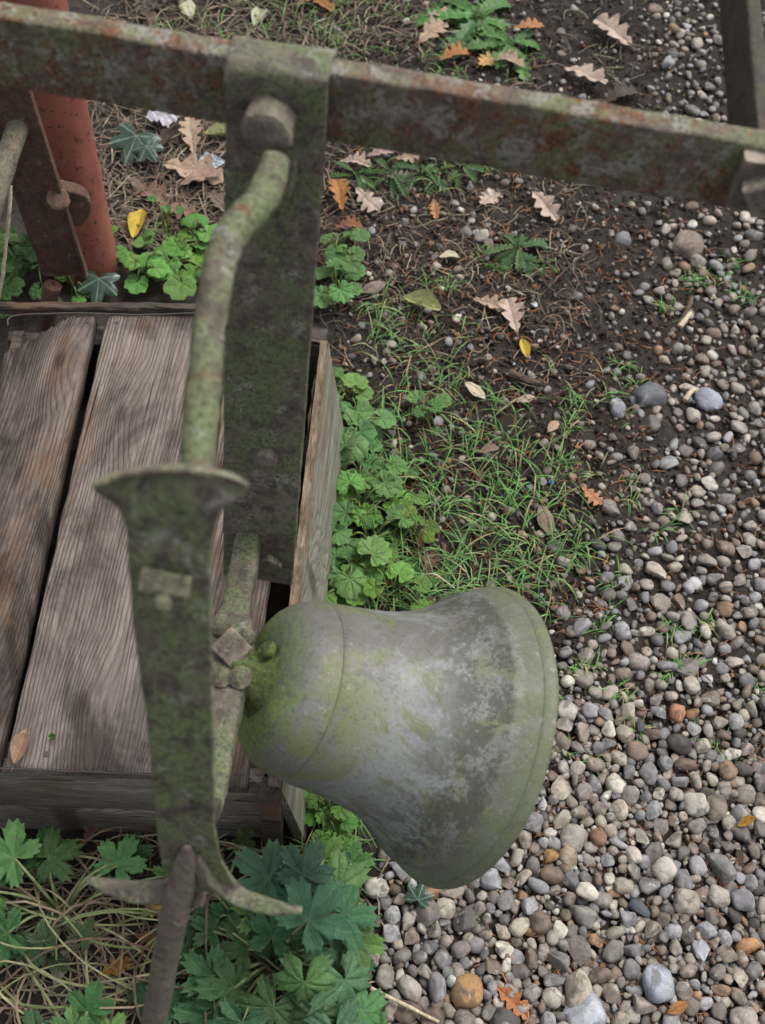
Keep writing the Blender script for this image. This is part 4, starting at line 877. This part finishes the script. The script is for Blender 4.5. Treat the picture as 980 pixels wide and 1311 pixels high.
# ------------------------------------------------------------------ pebbles
def stone(base, flint, seed):
    rs_ = np.random.default_rng(seed); v = base.copy()
    a = np.array([1., rs_.uniform(.55, .95), rs_.uniform(.42, .75)])
    out = np.zeros_like(v); o = Vector(rs_.uniform(-20, 20, 3))
    for i, p in enumerate(v):
        q = Vector(p); k = 1+.26*mn.noise(q*1.1+o)+.11*mn.noise(q*2.4+o)+(.05*mn.noise(q*5+o) if flint else .025*mn.noise(q*5+o))
        out[i] = np.sign(p)*np.abs(p)**(.86)*k
    if flint:
        for _ in range(rs_.integers(4, 8)):
            n = rs_.standard_normal(3); n /= np.linalg.norm(n); d = rs_.uniform(.45, .82); s = out @ n; m_ = s > d; out[m_] -= np.outer((s[m_]-d)*.93, n)
    out *= a; out /= np.abs(out[:, :2]).max()*1.0
    return out
ST2 = [stone(I2[0], k % 3 != 0, 100+k) for k in range(28)]; ST3 = [stone(I3[0], k % 2 == 1, 200+k) for k in range(24)]
ME3 = []
for k, v in enumerate(ST3):
    me = mesh_of('pebble', v, I3[1], 38 if k % 2 == 1 else None); me.materials.append(M['stone']); ME3.append(me)
PAL = [((.185, .16, .138), 5), ((.245, .225, .205), 6), ((.15, .138, .128), 4), ((.155, .158, .166), 4), ((.225, .232, .25), 3), ((.29, .265, .225), 3.5), ((.21, .145, .098), .9), ((.42, .40, .36), 2.2), ((.155, .12, .096), 3), ((.075, .07, .068), 1.5), ((.26, .15, .085), .3), ((.31, .32, .345), .6)]
PW = np.cumsum([w for _, w in PAL]); PW = PW/PW[-1]
def pcol():
    c = PAL[int(np.searchsorted(PW, random.random()))][0]; k = random.uniform(.8, 1.22); return tuple(x*k*random.uniform(.98, 1.02)*w_ for x, w_ in zip(c, (1.05, 1.0, .95)))
cell = .02; grid = {}
placed = []
def free(x, y, r, tight):
    ci, cj = int(x//cell), int(y//cell)
    for i in range(ci-2, ci+3):
        for j in range(cj-2, cj+3):
            for (a, b, q) in grid.get((i, j), ()):
                if (a-x)**2+(b-y)**2 < ((q+r)*tight)**2: return False
    return True
def put(x, y, r): grid.setdefault((int(x//cell), int(y//cell)), []).append((x, y, r))
# singled-out stones: px, py, diameter px, colour, template, label
SPECIAL = [(830, 510, 46, (.10, .105, .115), 0, 'largest smooth dark grey pebble on the stony soil'), (790, 525, 34, (.22, .23, .25), 2, 'angular pale grey flint touching the largest dark grey pebble'), (905, 516, 38, (.25, .27, .32), 5, 'pale blue grey flint right of the largest dark pebble'), (595, 301, 20, (.12, .11, .10), 1, 'round dark pebble paired with a whiter one under a pale oak leaf'), (616, 302, 24, (.36, .33, .29), 3, 'whitish round pebble paired with a darker one under a pale oak leaf'),
    (865, 916, 27, (.36, .17, .09), 4, 'terracotta orange pebble on the edge of the gravel'), (742, 1172, 42, (.20, .185, .165), 7, 'pear shaped grey stone with a white tip in the gravel'), (597, 1272, 48, (.30, .17, .07), 6, 'large ochre orange stone low in the gravel'), (840, 1262, 52, (.28, .295, .33), 8, 'large blue white flint low in the gravel'), (745, 1298, 62, (.34, .355, .385), 11, 'biggest blue white flint block in the lower gravel'), (738, 1270, 54, (.34, .30, .24), 2, 'long pale cream flint beside the biggest flint block'), (714, 1232, 38, (.165, .155, .145), 9, 'broad round grey pebble above the long cream flint'),
    (726, 1098, 32, (.32, .25, .17), 10, 'smooth buff pebble with a rosy top in the gravel'), (793, 1040, 30, (.42, .36, .28), 5, 'cream knobbly flint in the middle of the gravel'), (703, 1098, 26, (.33, .18, .07), 12, 'amber pebble left of the smooth buff one'), (955, 1212, 34, (.34, .19, .09), 14, 'orange flint chip at the right of the lower gravel'), (920, 1112, 46, (.19, .185, .18), 13, 'tall upright grey stone in the gravel on the right'), (817, 1165, 32, (.07, .08, .10), 17, 'dark flint with a pale rind in the gravel'),
    (895, 1218, 34, (.29, .30, .33), 15, 'mottled blue grey round pebble in the lower gravel'), (880, 318, 42, (.22, .175, .14), 8, 'flat tan stone half buried on the far stony soil'), (664, 1002, 34, (.15, .14, .13), 16, 'smooth dark pebble just off the bell rim'), (495, 1252, 34, (.28, .25, .21), 18, 'big pale grey pebble beside the cranesbill leaves'), (548, 1215, 28, (.10, .105, .11), 19, 'dark grey pebble left of the ochre stone in gravel'), (466, 1200, 32, (.15, .13, .12), 21, 'grey brown pebble at the cranesbill edge'), (915, 1035, 40, (.20, .165, .13), 22, 'long mottled brown stone in the right gravel')]
pebs = []
for (px, py, d, c, k, lab) in SPECIAL:
    g = GP(px, py); r = SC(px, py)*d/2; put(g.x, g.y, r); pebs.append([g, r, c, k, lab, 0])
def vis(px, py): return -30 < px < 1010 and -30 < py < 1340
def throw(n, xr, yr, rr, tight, lift=0., dk=1.):
    for _ in range(n):
        px, py = random.uniform(*xr), random.uniform(*yr); d = dens(px, py)
        if random.random() > d**dk or (inbox(px, py) and px < 430): continue
        g = GP(px, py); r = rr[0]+(rr[1]-rr[0])*random.random()**1.8
        if not free(g.x, g.y, r, tight-(.09 if d > .9 else 0)): continue
        put(g.x, g.y, r); pebs.append([g, r, pcol(), random.randrange(28), None, lift+random.uniform(0, .004)*(d > .85)])
throw(4500, (440, 1060), (-60, 1400), (.0105, .0170), .78, 0, 2.3)
throw(17000, (440, 1060), (-60, 1400), (.0072, .0110), .74, 0, 2.4)
throw(26000, (440, 1060), (-60, 1400), (.0038, .0072), .70, 0, 2.0)
# a few stray stones on the left soil
for _ in range(1500):
    px, py = random.uniform(430, 900), random.uniform(0, 840); g = GP(px, py); r = random.choice((random.uniform(.002, .005), random.uniform(.003, .009)))
    if free(g.x, g.y, r, .9) and not inbox(px, py): put(g.x, g.y, r); pebs.append([g, r, pcol(), random.randrange(28), None, 0])
# lower fill layer of small stones in the gaps of the gravel
fill = []
for _ in range(5500):
    px, py = random.uniform(440, 1030), random.uniform(300, 1360)
    if random.random() > dens(px, py)**2.5 or inbox(px, py): continue
    fill.append([GP(px, py), random.uniform(.004, .009), tuple(.9*x for x in pcol()), random.randrange(28), None, -.006])
for q in pebs: x, y, d = proj(q[0]); q.append(q[1]/d if vis(x, y) else 0)
sing = sorted([q for q in pebs if q[4] is None and q[6] > 0 and not (300 < proj(q[0])[0] < 690 and 790 < proj(q[0])[1] < 1110 and proj(q[0])[0] < 700-.9*max(0, proj(q[0])[1]-960))], key=lambda q: -q[6])[:290]
ids = set(id(q) for q in sing)
def pm(q, kbase):
    g, r = q[0], q[1]
    rot = Matrix.Rotation(random.uniform(0, 6.28), 4, 'Z') @ Matrix.Rotation(random.gauss(0, .22), 4, 'X') @ Matrix.Rotation(random.gauss(0, .22), 4, 'Y')
    return Matrix.Translation(g+Vector((0, 0, r*(.30 if dens(*proj(g)[:2]) > .8 else .12)+.002+q[5]))) @ rot @ Matrix.Diagonal((r, r, r, 1))
for q in pebs:
    if q[4]:
        o = link('pebble', ME3[q[3]], None, None, pm(q, 3)); o.color = (*q[2], 1); tag(o, q[4], 'stone', 'singled-out stones')
LAND = [((640, 200), 'on the soil behind the crossbar'), ((900, 80), 'among the far stones by the return bar'), ((900, 330), 'on the stony soil under the crossbar end'), ((830, 510), 'near the largest dark grey pebble'), ((905, 516), 'near the pale blue grey flint'), ((752, 642), 'near the small rusty orange leaf'),
        ((730, 800), 'just above the bell mouth'), ((865, 916), 'near the terracotta orange pebble'), ((735, 960), 'beside the bell lip'), ((793, 1040), 'near the cream knobbly flint'), ((726, 1098), 'near the smooth buff pebble'), ((742, 1172), 'near the pear shaped grey stone'), ((920, 1112), 'near the tall upright grey stone'), ((955, 1212), 'near the orange flint chip'),
        ((895, 1218), 'near the mottled blue grey pebble'), ((597, 1272), 'near the large ochre orange stone'), ((840, 1262), 'near the large blue white flint'), ((745, 1298), 'near the biggest flint block'), ((495, 1200), 'at the edge of the cranesbill leaves'), ((560, 1160), 'below the bell lip'), ((650, 1130), 'between bell lip and pear shaped stone')]
def plabel(q):
    x, y, d = proj(q[0]); w = min(LAND, key=lambda l: (l[0][0]-x)**2+(l[0][1]-y)**2)[1]; r, g_, b_ = q[2]; v = (r+g_+b_)/3; t = r/b_
    hue = 'orange' if t > 3 else 'brown' if t > 1.75 else 'tan' if t > 1.38 else 'grey brown' if t > 1.22 else 'grey' if t > .97 else 'bluish grey'
    lum = 'pale ' if v > .22 else 'dark ' if v < .11 else ''
    return f"{lum}{hue} {'angular stone' if (q[3] % 24) % 2 == 1 else 'rounded pebble'} {w}"
for q in sing:
    o = link('pebble', ME3[q[3] % 24], None, None, pm(q, 3)); o.color = (*q[2], 1); tag(o, plabel(q), 'pebble', 'larger pebbles of the gravel')
parts = []
for q in pebs+fill:
    if q[4] or id(q) in ids: continue
    mw = np.array(pm(q, 2)); parts.append((ST2[q[3]] @ mw[:3, :3].T+mw[:3, 3], I2[1], q[2]))
ST1 = [stone(I1[0], k % 3 != 0, 300+k) for k in range(16)]
for _ in range(15000):                                    # the same gravel goes on beside and behind the camera
    if random.random() < .6: px, py = random.uniform(1020, 1800), random.uniform(-150, 1900)
    else: px, py = random.uniform(380, 1100), random.uniform(1350, 2000)
    g = GP(px, py); r = random.choice((.0135, .0105, .0085, .006))*random.uniform(.85, 1.2); d = dens(min(px, 1100), py)
    if random.random() > d**1.6 or not free(g.x, g.y, r, .72): continue
    put(g.x, g.y, r); mw = np.array(pm([g, r, None, 0, None, 0], 1)); parts.append((ST1[random.randrange(16)] @ mw[:3, :3].T+mw[:3, 3], I1[1], pcol()))
join('gravel', parts, M['stone_mix'], 'loose small gravel stones')

# ------------------------------------------------------------------ twigs, chips and bits
def twig(pts, r, lab, mat='bark', name='twig', cat='twig'):
    P3 = [GP(x, y)+Vector((0, 0, z)) for x, y, z in pts]; V, Fc = sweep(P3, [(r*(1-.4*i/len(P3)),)*2 for i in range(len(P3))], (.2, .1, 1), 6, True, jit=r*.25, jsc=60, nr=8)
    o = addpart(name, V, Fc, M[mat], None); tag(o, lab, cat, 'twigs and chips on the soil'); return o
twig([(652, 482, .010), (668, 490, .011), (688, 496, .010)], .0062, 'short thick dark twig beside the grey stone chip')
twig([(510, 523, .010), (528, 522, .011), (545, 519, .009)], .0058, 'short thick dark twig in grass near the side board')
twig([(520, 300, .01), (560, 318, .012), (600, 332, .012), (640, 345, .008)], .0011, 'thin reddish twig across soil under the crossbar')
twig([(545, 310, .01), (530, 340, .012), (560, 370, .012), (600, 380, .008)], .0010, 'thin wavy twig near the crumpled leaf')
twig([(720, 330, .01), (745, 380, .014), (765, 400, .012), (768, 420, .008)], .0014, 'forked looking thin brown twig on soil')
twig([(700, 375, .01), (730, 345, .012), (755, 328, .012)], .0012, 'thin straight twig below the feathery rosette')
twig([(690, 360, .01), (715, 385, .012), (745, 390, .012)], .0011, 'curved thin twig beside stones left of the wood chip')
twig([(702, 484, .008), (735, 488, .012), (768, 490, .010)], .0011, 'thin twig lying above the largest dark pebble')
twig([(690, 515, .008), (730, 505, .016), (755, 488, .012)], .0010, 'pale arched twig left of the largest dark pebble')
twig([(440, 300, .02), (470, 318, .025), (500, 340, .02), (525, 370, .012)], .0014, 'pinkish brown twig beside the strap edge')
twig([(770, 30, .01), (800, 62, .012), (850, 70, .012), (905, 78, .010)], .0012, 'long thin twig among the far pebbles')
twig([(640, 10, .01), (670, 8, .012), (690, 4, .01)], .0016, 'dark twig behind the big rosette')
twig([(660, 620, .008), (678, 600, .012), (668, 585, .01)], .0009, 'short bent twig in stony soil')
twig([(474, 1270, .02), (510, 1288, .024), (560, 1312, .02)], .0024, 'pale straight stem lying across the lower gravel', 'chip')
twig([(540, 745, .02), (556, 750, .03), (580, 762, .02)], .0012, 'pale thin stem in grass right above the bell', 'chip')
twig([(868, 425, .012), (875, 415, .013), (880, 407, .012)], .0042, 'pale broken wood chip on the far stony soil', 'chip', 'wood_chip', 'wood chip')
twig([(874, 518, .012), (880, 511, .014), (886, 505, .012)], .0042, 'pale wood chip beside the blue grey flint', 'chip', 'wood_chip', 'wood chip')
twig([(866, 424, .008), (878, 402, .010), (884, 385, .009)], .0046, 'grey brown stick end above the pale wood chip')
twig([(125, 150, .06), (160, 163, .08), (215, 160, .06)], .0022, 'pale dry stem beside the red post', 'chip')
# string hanging beside the bracket
V, Fc = sweep([P(14, 236, 1.36), P(12, 270, 1.37), P(8, 310, 1.40), P(4, 350, 1.43), P(-4, 400, 1.48), P(-10, 440, 1.62)], [(.0022, .0022)]*6, R_, 6, True, jit=.0014, jsc=30, nr=8)
tag(addpart('dead_stalk', V, Fc, M['chip'], None), 'pale thin dead stalk beside the rusty bracket', 'stalk')
def crumple(name, px, py, size, mat, lab, cat):
    g = GP(px, py); V, Fc = [], []; n = 9
    for j in range(n):
        for i in range(n): x, y = (i/(n-1)-.5), (j/(n-1)-.5)*.7; V.append(Vector((x, y, .25*mn.noise(Vector((x*5, y*6, px)))+.12*mn.noise(Vector((x*12, y*12, px)))+.16)))
    for j in range(n-1):
        for i in range(n-1): a = j*n+i; Fc.append((a, a+1, a+n+1, a+n))
    me = mesh_of(name, V, Fc, 30); o = link(name, me, mat, None, orient(g+Vector((0, 0, .014)), size*SC(px, py), .4)); tag(o, lab, cat)
crumple('wrapper', 272, 218, 30, M['foil'], 'blue and silver crumpled wrapper scrap on dead leaves', 'wrapper')
crumple('plastic_scrap', 210, 163, 34, M['plastic'], 'pale crumpled plastic scrap behind dead leaves', 'plastic')
crumple('plastic_bit', 704, 625, 7, M['blue'], 'tiny bright blue plastic bit on stony soil', 'plastic')
